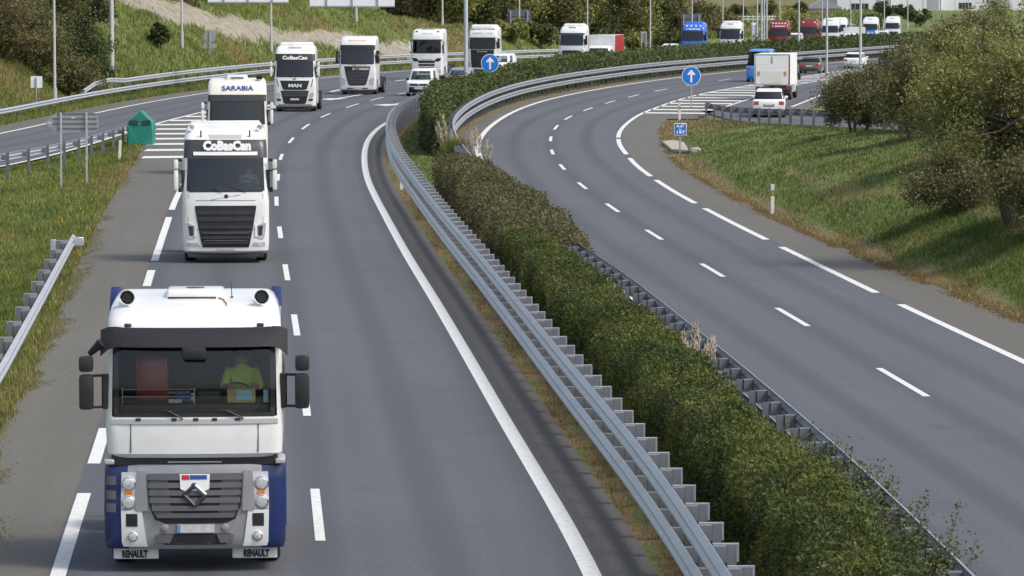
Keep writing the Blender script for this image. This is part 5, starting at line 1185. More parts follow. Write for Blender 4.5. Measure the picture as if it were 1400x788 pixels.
def hedge(name, d0, d1, fl, fr, top, leaf, label, cat, size, dens, lump=.2, base=.0, seed=0, core=True, asp=.5):
    L = d1 - d0; n = int(L * 5.0 * dens)
    d = rng.uniform(d0, d1, n); t = rng.uniform(0, 1, n)
    def sect(d, t, k):
        xl, xr = fl(d), fr(d); w = (xr - xl) / 2; cx = (xl + xr) / 2; hz = top(d)
        a = np.interp(t, TAB[0], TAB[1]); ca, sa = np.cos(a), np.sin(a); e = .42
        ux = np.sign(ca) * np.abs(ca) ** e; uz = np.sign(sa) * np.abs(sa) ** e
        lum = (fbm(d * .55 + 3 * t, t * 7 + seed, 70 + seed) - .5) * 2 * lump + (fbm(d * 2.2, t * 16, 75 + seed) - .5) * lump * .9
        endf = np.minimum(1, np.sqrt(np.clip((d - d0) / 1.2, 0.02, 1)) * np.sqrt(np.clip((d1 - d) / 1.2, 0.02, 1)))
        return cx + ux * (w * k + lum) * endf, base + (uz * (hz * k + lum)).clip(0.0) * (.55 + .45 * endf)
    k = 1 - rng.uniform(0, 1, n) ** 2 * .22
    x, z = sect(d, t, k)
    ok = (x > fl(d) - .9)
    P = np.stack([x, d, z + ground_z(x, d)], -1)[ok] + rng.normal(size=(ok.sum(), 3)) * size * .35
    cx0 = float((fl(d0) + fr(d0)) / 2); z0 = gz(cx0, d0); O = np.array([[cx0, d0, z0]])
    root = empty(name, (cx0, d0, z0), 0, label, cat)
    link('foliage', leaf_mesh('foliage', P - O, size, leaf, asp), None, root)
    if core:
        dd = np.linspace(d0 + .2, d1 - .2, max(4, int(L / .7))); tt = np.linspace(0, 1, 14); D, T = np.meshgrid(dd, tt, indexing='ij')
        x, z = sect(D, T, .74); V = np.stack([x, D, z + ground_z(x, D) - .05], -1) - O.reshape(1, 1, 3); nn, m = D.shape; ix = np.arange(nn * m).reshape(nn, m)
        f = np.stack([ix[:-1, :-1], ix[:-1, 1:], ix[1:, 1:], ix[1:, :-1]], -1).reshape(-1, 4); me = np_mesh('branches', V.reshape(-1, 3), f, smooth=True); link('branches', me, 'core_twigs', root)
    return root
mid = lambda d: (RA(d) + RB(d)) / 2
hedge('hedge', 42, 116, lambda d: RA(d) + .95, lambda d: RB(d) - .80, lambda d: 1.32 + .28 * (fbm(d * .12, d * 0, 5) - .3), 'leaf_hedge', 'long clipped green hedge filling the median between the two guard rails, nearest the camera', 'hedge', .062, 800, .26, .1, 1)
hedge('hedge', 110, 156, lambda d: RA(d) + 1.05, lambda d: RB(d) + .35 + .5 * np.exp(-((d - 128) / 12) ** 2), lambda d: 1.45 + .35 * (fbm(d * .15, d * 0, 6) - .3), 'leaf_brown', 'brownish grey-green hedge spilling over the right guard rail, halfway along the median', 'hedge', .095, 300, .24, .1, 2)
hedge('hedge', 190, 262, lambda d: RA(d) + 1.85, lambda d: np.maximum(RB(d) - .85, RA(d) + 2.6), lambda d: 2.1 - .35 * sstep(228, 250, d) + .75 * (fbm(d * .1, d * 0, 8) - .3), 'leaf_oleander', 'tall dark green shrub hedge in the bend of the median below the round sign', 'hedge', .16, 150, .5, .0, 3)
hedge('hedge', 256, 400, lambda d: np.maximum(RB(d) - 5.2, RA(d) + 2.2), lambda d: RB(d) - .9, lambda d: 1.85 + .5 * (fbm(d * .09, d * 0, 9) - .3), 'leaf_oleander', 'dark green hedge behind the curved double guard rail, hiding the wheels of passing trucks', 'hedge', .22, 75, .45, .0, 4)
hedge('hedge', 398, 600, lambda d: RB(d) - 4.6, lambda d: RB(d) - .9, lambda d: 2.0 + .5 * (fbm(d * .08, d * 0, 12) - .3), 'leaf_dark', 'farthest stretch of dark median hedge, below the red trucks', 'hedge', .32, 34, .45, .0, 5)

def sprigs(d0, d1, n, f, label, leaf, h=.9):
    dd = rng.uniform(d0, d1, n); x = f(dd) + rng.normal(size=n) * .32; O = np.array([float(f(d0)), d0, gz(float(f(d0)), d0)])
    root = empty('bush', tuple(O), 0, label, 'bush'); A = np.stack([x, dd, ground_z(x, dd) + .5], -1); T = A + np.stack([rng.normal(size=n) * .2 + .1, rng.normal(size=n) * .2, rng.uniform(.5, 1, n) * h], -1)
    link('branches', twig_mesh('branches', A - O, T - O, .008, .003, 'twig'), None, root)['kind'] = 'stuff'; k = 80
    P = (A[:, None] + (T - A)[:, None] * rng.uniform(.25, 1, (n, k, 1)) + rng.normal(size=(n, k, 3)) * .06).reshape(-1, 3); link('foliage', leaf_mesh('foliage', P - O, .055, leaf), None, root)
sprigs(50, 64, 330, lambda d: RB(d) - .55, 'loose leafy shoots growing over the near right guard rail out of the hedge', 'leaf_oleander', 1.0)
def xpx(px, d, z=0.0): return (px - 700) / F_PX * (d * math.cos(PITCH) + (CAM_H - z) * math.sin(PITCH))
def plume_clump(px, d, n_leaf, h, plumes, label, r=.8):
    X = xpx(px, d); z0 = gz(X, d); root = empty('pampas_grass', (X, d, z0), 0, label, 'plant', 'pampas grass in the median')
    if n_leaf:
        q = unit(n_leaf) * (rng.uniform(0, 1, (n_leaf, 1)) ** .4); P = np.stack([q[:, 0] * r, q[:, 1] * r, np.abs(q[:, 2]) * h * .85 + .05], -1)
        T = np.stack([q[:, 0] * .35, q[:, 1] * .35, .45 + 0 * q[:, 0]], -1) * rng.uniform(.5, 1, (n_leaf, 1))
        link('leaves', twig_mesh('leaves', P - T * .5, P + T * .5, .012, .004, 'leaf_willow'), None, root)
    for (dx, dy, hh) in plumes:
        top = Vector((dx * 1.3 + rng.uniform(-.05, .05), dy, hh)); base = Vector((dx * .4, dy * .4, 0)); st_ = base.lerp(top, .62)
        b = B(); b.cyl(base, st_, .014, .01, 5); s_ = b.build('stalk', 'plume', root)
        q = 90; f = rng.uniform(0, 1, q); ax = np.array(top - st_); P = np.array(st_) + f[:, None] * ax + rng.normal(size=(q, 3)) * (.045 * np.sin(np.pi * (f * .85 + .12)))[:, None]
        dirs = np.array([0, 0, .12]) + rng.normal(size=(q, 3)) * .04
        link('plume', twig_mesh('plume', P, P + dirs, .014, .004, 'plume'), None, root)
plume_clump(622, 176, 3200, 1.75, [(-.55, 0, 2.1), (-.4, .1, 2.4), (-.62, .2, 1.9), (-.15, 0, 1.8)], 'yellow-green pampas grass clump with pale plumes on its left, inside the bend', .8)
plume_clump(652, 172, 160, 1.0, [(-.2, 0, 1.9), (-.05, .1, 2.1), (.1, 0, 1.7), (-.3, .1, 1.6), (.35, 0, 1.5), (.45, .1, 1.3)], 'sparse pampas grass of pale upright plumes against the right carriageway edge', .6)
plume_clump(950, 78.5, 60, .8, [(-.17, 0, 1.55), (0, .1, 1.75), (.14, 0, 1.35), (.22, .1, 1.45)], 'four dry pale plumes standing by the near right guard rail', .3)

# right-hand trees and bushes on the bank
RT = [(14.8, 181, 2.9, 1.8, 'leaf_dusk', 16000, .12, 'low brownish bush at the left end of the thicket on the right bank', 3), (21.4, 226, 5.0, 2.4, 'leaf_dusk', 16000, .15, 'tall dark bush just right of the farther ramp lamp post', 3),
      (15.9, 166, 3.7, 2.2, 'leaf_dusk', 20000, .115, 'dark olive bush in the middle of the right thicket, in front of the tall bush', 3), (15.8, 146, 4.4, 2.9, 'leaf_willow', 38000, .105, 'large yellow-green willow on the right bank, left of the biggest tree', 3),
      (14.4, 119, 5.7, 3.1, 'leaf_willow', 46000, .095, 'biggest yellow-green tree cut by the right edge of the picture, bare limbs below', 4), (24.9, 230, 6.8, 2.8, 'leaf_olive', 9000, .16, 'half-bare olive brown tree behind the right thicket', 2),
      (29.2, 238, 8.4, 3.4, 'leaf_willow', 14000, .17, 'light green tree at the back of the right thicket near the edge of the picture', 2), (22.6, 206, 4.9, 2.8, 'leaf_willow', 24000, .135, 'bright green rounded shrub at the top centre of the right thicket', 3),
      (13.4, 128, 2.0, 1.9, 'leaf_dusk', 14000, .10, 'dark low bush in the shade between the two willows on the right', 3), (25.6, 190, 5.4, 3.1, 'leaf_willow', 26000, .125, 'tall olive tree behind the two willows at the right edge', 2), (14.6, 115.5, 2.4, 2.0, 'leaf_dusk', 16000, .095, 'dark undergrowth at the foot of the biggest tree, at the right edge', 3), (17.0, 176, 3.0, 2.0, 'leaf_willow', 16000, .12, 'small light green bush low in the middle of the right thicket', 3)]
for (X, d, h, r, lf, n, sz, lab, stems) in RT: tree('tree' if h > 5 else 'bush', X, d, h, r, lab, 'tree' if h > 5 else 'bush', lf, n, sz, .02 if h < 5 else .05, stems, 44, 'trees and bushes on the right bank', tw=2.6, spread=.34)
# bushes on the left hillside
LT = [(6, 268, 5.0, 2.6), (44, 272, 5.2, 2.6), (88, 280, 5.0, 2.5), (22, 286, 6.0, 3.0), (62, 293, 6.2, 3.0), (108, 298, 5.0, 2.4), (98, 273, 3.0, 1.8), (-14, 276, 6.0, 3.0), (122, 284, 2.6, 1.6), (30, 300, 7.0, 3.4), (82, 306, 6.5, 3.2), (-5, 296, 7, 3.4)]
LTL = ['dark bare-twigged bush low on the hillside above the exit road, far left', 'large dark bush behind the small square sign on the left hillside', 'brown-green bush right beside the leftmost lamp post', 'dense dark bush near the top left corner of the picture', 'tall dark thicket bush on the upper left hillside', 'dark bush on the upper hillside right of the leftmost lamp post', 'small dark shrub at the foot of the leftmost lamp post', 'dark bush at the far left edge of the hillside', 'small round shrub right of the leftmost lamp post', 'tall bush at the top of the left hillside, above the square sign', 'tall bush at the top of the left hillside, above the leftmost lamp post base', 'tall dark bush in the very top left corner']
for k, (px, d, h, r) in enumerate(LT):
    X = xpx(px, d, 2)
    tree('bush', X, d, h * .9, r * 1.1, LTL[k], 'bush', ['leaf_olive', 'leaf_dusk', 'leaf_dark'][k % 3], 11000 if h > 4 else 5000, .19, .03, 3, 30, 'bushes on the left hillside', tw=1.8, spread=.42)
for px, d, s_, h, lab in ((216, 318, 6.0, 1.8, 'lone dark shrub on the grassy slope above the exit road'), (262, 352, 13.5, 4.2, 'dark bush on the hilltop left of the bare rock'), (284, 360, 13.0, 3.6, 'dark bush above the round sign, at the upper end of the bare rock')):
    X = xpx(px, d, 4); tree('bush', X, d, h, h * .55, lab, 'bush', 'leaf_dark', 3500, .24, .1, 3, 16, 'bushes on the left hillside')
# wooded slope beyond the hill spur
CT = [(560, 452, 8), (590, 446, 9), (622, 440, 8), (648, 452, 10), (672, 462, 9), (698, 468, 10), (726, 470, 9), (752, 472, 11), (780, 476, 10), (806, 482, 10), (832, 486, 11), (858, 492, 10), (884, 498, 10), (908, 508, 8), (930, 520, 7), (640, 490, 12), (715, 500, 13), (790, 510, 13), (850, 520, 12), (902, 540, 10)]
CTL = ['leftmost green tree above the end of the grassy hill spur', 'olive brown tree above the truck with slanted headlights', 'light green tree just left of the thick grey mast', 'green tree just right of the thick grey mast', 'olive brown tree above the black-fronted truck', 'light green tree left of the large dark sign back', 'green tree just right of the large dark sign back', 'olive brown tree left of the round-roofed truck', 'light green tree directly above the round-roofed truck', 'green tree above the red-sided box van', 'olive brown tree right of the red-sided box van', 'light green tree left of the small twin panel sign', 'green tree above the small twin panel sign', 'small olive brown tree left of the far grey sign back', 'lowest light green tree at the right end of the wood, by the blue truck', 'taller green tree at the back of the wood, behind the thick grey mast', 'taller olive tree at the back of the wood, behind the large dark sign', 'taller light tree at the back of the wood, behind the round-roofed truck', 'taller green tree at the back of the wood, behind the red-sided van', 'back tree at the right end of the wood, above the white car roof']
for k, (px, d, h) in enumerate(CT):
    X = xpx(px, d); tree('tree', X, d, h, h * .40, CTL[k], 'tree', ['leaf_oleander', 'leaf_olive', 'leaf_willow'][k % 3], 8500, .38, .02, 2, 34, 'trees of the wood beyond the far guard rail', tw=1.0, spread=.44)
for k, (px, d, h, lf, lab) in enumerate(((700, 440, 2.6, 'leaf_willow', 'low light green scrub below the large grey sign back'), (735, 446, 2.8, 'leaf_oleander', 'low scrub between the large grey sign and the round-roofed truck'), (862, 474, 3.0, 'leaf_willow', 'low green scrub beside the small twin panel sign'), (915, 486, 3.0, 'leaf_oleander', 'low green scrub left of the far grey sign back'),
        (958, 560, 5.0, 'leaf_olive', 'ochre brown bush behind the bright blue truck'), (985, 600, 4.6, 'leaf_olive', 'ochre brown bush behind the white truck beside the blue one'), (1078, 640, 5.5, 'leaf_willow', 'light green bush between the two red trucks'), (1120, 700, 3.6, 'plume', 'pale straw-coloured reeds behind the right red truck'), (1150, 706, 3.4, 'plume', 'pale straw-coloured reeds behind the white box lorry'), (1190, 760, 3.6, 'leaf_dark', 'dark bush in front of the far white warehouses'), (1206, 900, 3.6, 'leaf_dark', 'dark round tree against the far warehouse wall'), (1238, 900, 3.2, 'leaf_dark', 'dark bush below the far warehouse windows'), (1255, 820, 3.6, 'leaf_dark', 'dark bush at the right end of the green meadow'), (1010, 900, 3.2, 'leaf_dark', 'dark tree on the far ridge above the blue truck'), (1050, 920, 3.4, 'leaf_olive', 'brown tree on the far ridge above the red trucks'), (1095, 940, 3.0, 'leaf_dark', 'dark tree on the far ridge left of the warehouses'), (970, 880, 3.2, 'leaf_olive', 'brown tree on the far ridge left of the dark ridge trees'))):
    X = xpx(px, d); tree('bush' if h < 6 else 'tree', X, d, h, h * (.75 if h < 6 else .6), lab, 'bush' if h < 6 else 'tree', lf, 2600, .42, .05, 3, 16, 'bushes in the far meadow' if k > 3 else None)

# ---------------------------------------------------------------- grass
def blades(name, label, x, d, hh, w, cols, lean=.5):
    n = len(x); z = ground_z(x, d) - .02; a = rng.uniform(0, 2 * np.pi, n); l = rng.uniform(0, lean, n) * hh; b = rng.uniform(0, 2 * np.pi, n)
    c = np.stack([x, d, z], -1); s = np.stack([np.cos(a), np.sin(a), 0 * a], -1) * (w / 2)[:, None]; tip = c + np.stack([np.cos(b) * l, np.sin(b) * l, hh], -1)
    V = np.stack([c - s, c + s, tip], 1).reshape(-1, 3); me = np_mesh(name, V, np.arange(3 * n).reshape(n, 3))
    at = me.color_attributes.new('col', 'FLOAT_COLOR', 'POINT'); C4 = np.concatenate([cols, np.ones((n, 1))], 1); at.data.foreach_set('color', np.repeat(C4, 3, 0).astype(np.float32).ravel())
    o = link(name, me, 'grass_blades'); o['kind'] = 'stuff'; o['label'] = label; o['category'] = 'grass'; return o
LUSH, MIDG, YEL, DRY, STRAW = [np.array(c) for c in ((.092, .140, .034), (.150, .195, .048), (.245, .250, .074), (.29, .190, .085), (.42, .34, .18))]
def colour(x, d, lush=.5, extra=0.0):
    so__, dr = cover(x, d); n = fbm(x * .45, d * .22, 81) + rng.normal(size=len(x)) * .08; m = fbm(x * 1.4, d * .8, 85)
    c = LUSH + (MIDG - LUSH) * np.clip((n - .3 - (lush - .5) * .4) * 2.6, 0, 1)[:, None]; c = c + (YEL - c) * np.clip((m - .48 + extra) * 2.2, 0, .9)[:, None]
    k = np.clip(dr * 1.0 - .28 + rng.normal(size=len(x)) * .15, 0, 1)[:, None]; dc = np.where(rng.uniform(size=(len(x), 1)) < .35, STRAW, DRY); c = c * (1 - k) + dc * k
    return c, so__
def sample(n, d0, d1):                               # even in the picture, not on the ground
    u = rng.uniform(1 / d1, 1 / d0, n); return 1 / u
n = 210000; d = sample(n, 60, 216); lo = np.maximum(Lr(d) + .35, -.127 * d - 4); x = lo + rng.uniform(0, 1, n) * (Lsh(d) + .25 - lo); ok = (x > Lr(d) + .3) & (x < Lsh(d) + .1 * rng.normal(size=n)) ; x, d = x[ok], d[ok]
c, _ = colour(x, d, .40, .14); fl = rng.uniform(size=len(x)) < .012; c[fl] = (.62, .44, .03)
blades('triangle_grass', 'flowering grass between the hard shoulder and the exit road', x, d, rng.uniform(.05, .18, len(x)) * (1 + .8 * fbm(x * .4, d * .2, 90)), .024 + .00016 * d, c, .9)
n = 300000; d = sample(n, 72, 240); lo = Rsh(d); x = lo + rng.uniform(0, 1, n) * np.maximum(.127 * d + 5 - lo, .1); k = x < RF(d) + .4; x, d = x[k], d[k]; c, _ = colour(x, d, .62, -.02)
st_k = np.exp(-((x - Rsh(d) - 3.2 - .5 * np.sin(d * .11)) / .22) ** 2) * (d < 165); c = c + (STRAW * .8 - c) * np.clip(st_k, 0, .6)[:, None]
blades('bank_grass', 'green grass on the bank right of the right carriageway, dry along its foot', x, d, rng.uniform(.04, .14, len(x)) * (1 + .6 * fbm(x * .4, d * .2, 91)), .024 + .00016 * d, c, .9)
n = 300000; d = sample(n, 185, 470); x = RC(d) + 1.0 - (rng.uniform(0, 1, n) ** 1.25) * 27; ok = (x > -.128 * d - 2) & (x < Lf(d) - 2.1); x, d = x[ok], d[ok]; c, so__ = colour(x, d, .34, .24); ok = so__ + rng.normal(size=len(x)) * .12 < .42; x, d, c = x[ok], d[ok], c[ok]
blades('hillside_grass', 'yellow-green grass on the left hillside round the bare rock', x, d, rng.uniform(.12, .38, len(x)) * (1 + .7 * fbm(x * .3, d * .15, 92)), .03 + .00016 * d, c, .8)
n = 90000; d = sample(n, 44, 262); x = RA(d) - .06 + rng.uniform(0, 1, n) * (RB(d) - RA(d) + .1); c, _ = colour(x, d, .6, 0)
blades('median_grass', 'grass and dry weeds at the foot of the median guard rails', x, d, rng.uniform(.04, .14, n), .016 + .00012 * d, c)
n = 60000; d = sample(n, 478, 1050); x = RC(d) - 4 + (rng.uniform(0, 1, n)) * 0 - rng.uniform(0, 1, n) ** 1.5 * 90; x = np.where(d > 640, rng.uniform(20, 140, n), x); ok = (x < RC(d) - 3); x, d = x[ok], d[ok]; c, _ = colour(x, d, .45, .05)
blades('meadow_grass', 'rough meadow grass beyond the far end of the motorway', x, d, rng.uniform(.3, .8, len(x)), .10 + .0003 * d, c, .8)
# weeds straying over the left hard shoulder
n = 50000; d = sample(n, 60, 200); x = Lsh(d) + np.abs(rng.normal(size=n)) * .26; k = fbm(x * 1.1, d * .25, 95) + rng.normal(size=n) * .03 > .50 + .22 * (x - Lsh(d)); x, d = x[k], d[k]; c, _ = colour(x, d, .4, .2); c = c * .5 + np.array([.15, .135, .06]) * .5
o = blades('shoulder_weeds', 'low moss and weeds creeping onto the left hard shoulder', x, d, rng.uniform(.01, .035, len(x)), np.full(len(x), .035), c, 2.0); o.location.z = .075
n = 40000; d = sample(n, 80, 235); x = Rsh(d) - np.abs(rng.normal(size=n)) * .14; k = fbm(x * 1.5, d * .4, 97) + rng.normal(size=n) * .05 > .48; x, d = x[k], d[k]; c = np.where(rng.uniform(size=(len(x), 1)) < .3, STRAW * .7, DRY * .8)
o = blades('shoulder_weeds', 'dry weeds straggling over the edge of the right hard shoulder', x, d, rng.uniform(.02, .07, len(x)), np.full(len(x), .04), c, 1.5); o.location.z = .075

# ---------------------------------------------------------------- lamp posts, signs, markers
lp = B(); lp.cyl((0, 0, -.3), (0, 0, 1.2), .13, .125, 10); lp.cyl((0, 0, 1.2), (0, 0, 12), .085, .05, 10); LPOST = lp.mesh('post', 40); LPOST.materials.append(MATS['pole_metal'])
la = B(); la.cyl((0, 0, 11.95), (1.6, 0, 12.3), .045, .035, 8); LARM = la.mesh('arm', 40); LARM.materials.append(MATS['pole_metal'])
lh = B(); lh.box(1.5, 2.3, -.14, .14, 12.26, 12.40, .04, 2); LHEAD = lh.mesh('lamp_head', 40); LHEAD.materials.append(MATS['sign_back'])
lg = B(); lg.box(1.6, 2.2, -.1, .1, 12.245, 12.262, .004); LGL = lg.mesh('lamp_glass', 0); LGL.materials.append(MATS['lamp_lens'])
def lamp_post(px, d, label, s=1.0, rz=0.0, hs=1.0, X=None):
    X = xpx(px, d) if X is None else X
    r = empty('lamp_post', (X, d, gz(X, d)), rz, label, 'lamp post', 'lamp posts along the motorway'); r.scale = (s, s, hs)
    link('post', LPOST, None, r); link('arm', LARM, None, r); h_ = link('lamp_head', LHEAD, None, r); link('lamp_glass', LGL, None, h_)
for px, d, s, lab in ((75, 264, 1.15, 'leftmost tall white lamp post behind the exit road guard rail'), (249, 326, 1.1, 'lamp post on the grass slope between the gantry mast and the round sign back'), (371, 357, 1.1, 'lamp post rising behind the two-grille white truck'), (487, 402, 1.1, 'lamp post rising behind the white truck with the slatted grille'),
        (605, 430, 1.1, 'lamp post rising behind the white truck with slanted headlights'), (710, 446, 1.1, 'lamp post in front of the large dark grey sign back'), (803, 456, 1.1, 'lamp post rising behind the round-roofed white truck'), (889, 470, 1.2, 'lamp post beside the small twin panel sign'), (946, 486, 1.1, 'lamp post rising above the bright blue truck'), (988, 505, 1.1, 'lamp post rising above the white truck next to the blue one'),
        (1016, 530, 1.1, 'lamp post right of the white truck next to the blue one'), (1066, 560, 1.1, 'lamp post behind the left dark red truck'), (1124, 640, 1.2, 'lamp post behind the right dark red truck'), (1163, 690, 1.2, 'lamp post behind the low white box lorry, in front of the reeds'), (1209, 740, 1.3, 'lamp post left of the last white truck'), (1241, 800, 1.3, 'lamp post at the edge of the green meadow'), (1261, 830, 1.2, 'lamp post in front of the far dark bush, right of the meadow')):
    lamp_post(px, d, lab, s)
lamp_post(1092, 428, 'pale lamp post in the median, left of the right dark red truck', 1.2, 0, 1, xpx(1092, 428))
for px, d, s, lab in ((1035, 470, 1.25, 'leftmost mast of the cluster between the trucks'), (1041, 474, 1.5, 'thick middle mast of the cluster between the trucks'), (1044.5, 480, 1.1, 'thin mast of the cluster between the trucks'), (1048, 472, 1.25, 'rightmost mast of the cluster between the trucks')): lamp_post(px, d, lab, s, 0, 1.2)
lamp_post(1130, 270, 'slim lamp post on the entry road verge, right of the box lorry', .95, 0, 1.0, xpx(1130, 270)); lamp_post(1176, 283, 'thicker lamp post on the entry road verge, beside the white car driving away', 1.25, 0, 1.0, xpx(1176, 283))

def put(name, px, d, label, cat, X=None, z=None, rz=0.0, group=None):
    X = xpx(px, d) if X is None else X
    return empty(name, (X, d, gz(X, d) if z is None else z), rz, label, cat, group)
def zpy(py, d): return CAM_H - (py - HORIZON) * d / F_PX
def part(root, name, mat, f, smooth=38):
    b = B(); f(b); return b.build(name, mat, root, smooth)
# gantry over the left carriageway, seen from behind
d = 296.0; xl, xr = xpx(153, d), xpx(637, d)
g = put('sign_gantry', 0, d, 'grey sign gantry with two pale panel backs along the top edge of the picture', 'gantry', X=xl)
W_ = xr - xl
part(g, 'mast', 'pole_metal', lambda b: b.cyl((0, 0, -.3), (0, 0, 8.2), .19, .15, 14)); part(g, 'mast', 'pole_metal', lambda b: b.cyl((W_, 0, -1.2), (W_, 0, 8.2), .16, .14, 14))
part(g, 'beam', 'pole_metal', lambda b: (b.box(-.3, W_ + .3, -.12, .12, 7.6, 7.85, .02),)); part(g, 'beam', 'pole_metal', lambda b: b.box(-.3, W_ + .3, -.12, .12, 9.0, 9.25, .02))
for p0, p1, zb in ((285, 395, zpy(2.5, d)), (424, 540, zpy(8, d))):
    x0, x1 = xpx(p0, d) - xl, xpx(p1, d) - xl; zb -= g.location.z
    q = part(g, 'sign_panel', 'sign_white', lambda b: b.box(x0, x1, -.28, -.20, zb, zb + 3.6, .01)); part(q, 'frame', 'sign_back', lambda b: b.box(x0 - .03, x1 + .03, -.31, -.19, zb - .09, zb - .005, .01))
    for f in (.2, .5, .8): part(q, 'stiffener', 'sign_back', lambda b: b.box(x0 + (x1 - x0) * f - .05, x0 + (x1 - x0) * f + .05, -.36, -.285, zb + .02, zb + 3.5, .01))
# round blue arrow signs
def arrow_sign(px, py, d, r, label, post_to):
    X = xpx(px, d); z = zpy(py, d); s_ = put('traffic_sign', px, d, label, 'sign', X=X, z=gz(X, d) - .05); zz = z - s_.location.z
    part(s_, 'post', 'sign_back', lambda b: b.box(-.045, .045, .02, .10, -.3, zz + r * .8, .01))
    q = part(s_, 'disc', 'sign_white', lambda b: b.lathe([(r, .015), (r, -.01), (.01, -.012)], 36, Matrix.Translation((0, 0, zz)))); part(q, 'blue_face', 'sign_blue', lambda b: b.lathe([(r * .94, .0), (r * .94, -.016), (.01, -.017)], 36, Matrix.Translation((0, 0, zz))))
    a = r; part(q, 'arrow', 'sign_white', lambda b: b.prism([(-.10 * a, zz - .68 * a), (.10 * a, zz - .68 * a), (.10 * a, zz + .16 * a), (.40 * a, zz + .06 * a), (.40 * a, zz + .22 * a), (0, zz + .68 * a), (-.40 * a, zz + .22 * a), (-.40 * a, zz + .06 * a), (-.10 * a, zz + .16 * a)], -.026, -.0175, 'y'))
arrow_sign(670, 86, 262, .56, 'round blue sign with white arrow standing in the median hedge', 0)
arrow_sign(945, 103.5, 262, .585, 'round blue sign with white arrow on the nose of the entry road', 0)
# kilometre sign
d = 196.0; X = xpx(930, d); s_ = put('kilometre_sign', 930, d, 'small square blue kilometre sign on the nose of the right bank', 'sign', X=X, z=0.0); zc = zpy(176.5, d)
part(s_, 'post', 'sign_back', lambda b: b.box(-.05, .03, .02, .10, -.3, zc, .01)); w = .285
q = part(s_, 'panel', 'sign_white', lambda b: b.box(-w, w, -.012, .012, zc - w, zc + w, .006)); part(q, 'blue_face', 'sign_blue', lambda b: b.box(-w * .9, w * .9, -.017, -.0125, zc - w * .9, zc + w * .9, .002))
text('lettering', 'A-67', .19, 'letter_white', q, faceM(0, -.020, zc + .15), .008, depth=.002, width=.36); text('lettering', 'km', .10, 'letter_white', q, faceM(0, -.020, zc), .003, depth=.002); text('lettering', '197', .21, 'letter_white', q, faceM(0, -.020, zc - .145), .008, depth=.002, width=.38)
# backs of small signs on the left
d = 256; s_ = put('sign_back_square', 50, d, 'small square sign seen from behind, left of the leftmost lamp post', 'sign'); zc = zpy(112, d) - s_.location.z
part(s_, 'post', 'sign_back', lambda b: b.box(-.04, .04, -.06, .02, -.3, zc + .3, .005)); part(s_, 'panel', 'sign_white', lambda b: b.box(-.35, .35, .025, .045, zc - .35, zc + .35, .02))
d = 332; s_ = put('sign_back_round', 287, d, 'round sign with a small plate below, seen from behind on the grass slope', 'sign', X=xpx(287, d)); zc = zpy(49, d) - s_.location.z; zp = zpy(63, d) - s_.location.z
part(s_, 'post', 'sign_back', lambda b: b.box(-.05, .05, -.08, .0, -.5, zc + .4, .005)); part(s_, 'disc', 'sign_back', lambda b: b.lathe([(.5, .03), (.5, .005), (.01, .004)], 28, Matrix.Translation((0, 0, zc)))); part(s_, 'plate', 'sign_back', lambda b: b.box(-.52, .52, .005, .03, zp - .18, zp + .18, .01))
# large sign backs
def big_back(px, py0, py1, wpx, d, label, mat, posts=2):
    s_ = put('direction_sign_back', px, d, label, 'sign'); za, zb = zpy(py1, d) - s_.location.z, zpy(py0, d) - s_.location.z; w = wpx / 2 * d / F_PX
    q = part(s_, 'panel', mat, lambda b: b.box(-w, w, .0, .05, za, zb, .01))
    for k in range(3): part(q, 'stiffener', mat, lambda b: b.box(-w * .96, w * .96, -.06, -.002, za + (zb - za) * (.2 + .3 * k) - .04, za + (zb - za) * (.2 + .3 * k) + .04, .005))
    for sx in (-1, 1): part(s_, 'post', 'sign_back', lambda b: b.box(sx * w * .75 - .07, sx * w * .75 + .07, -.16, -.062, -.5, zb - .1, .01))
big_back(709.5, 13.5, 54, 31, 452, 'large dark grey direction sign seen from behind, left of the round-roofed truck', 'sign_back_dark'); big_back(945, 19, 50, 28, 490, 'large grey sign seen from behind, behind the bright blue truck', 'sign_back_dark')
big_back(880, 43, 58, 8, 470, 'small pale twin panel sign beside a lamp post, left of the blue truck', 'sign_back'); big_back(1031, 31, 48, 8, 500, 'small pale sign left of the mast cluster', 'sign_white')
# blue lane sign, faces us
d = 575.0; s_ = put('lane_sign', 1187, d, 'small blue sign with three white arrows far down the right carriageway', 'sign'); za, zb = zpy(52.5, d) - s_.location.z, zpy(41, d) - s_.location.z; w = 9 * d / F_PX
q = part(s_, 'panel', 'sign_blue', lambda b: b.box(-w, w, 0, .05, za, zb, .01))
for sx in (-1, 1): part(s_, 'post', 'sign_back', lambda b: b.box(sx * w * .7 - .06, sx * w * .7 + .06, .06, .16, -.5, zb, .01))
for x in (-.42, .05, .5):
    part(q, 'arrow', 'sign_white', lambda b: b.prism([(x - .07, za + .15), (x + .07, za + .15), (x + .07, zb - .5), (x + .2, zb - .5), (x, zb - .14), (x - .2, zb - .5), (x - .07, zb - .5)], -.02, -.003, 'y'))
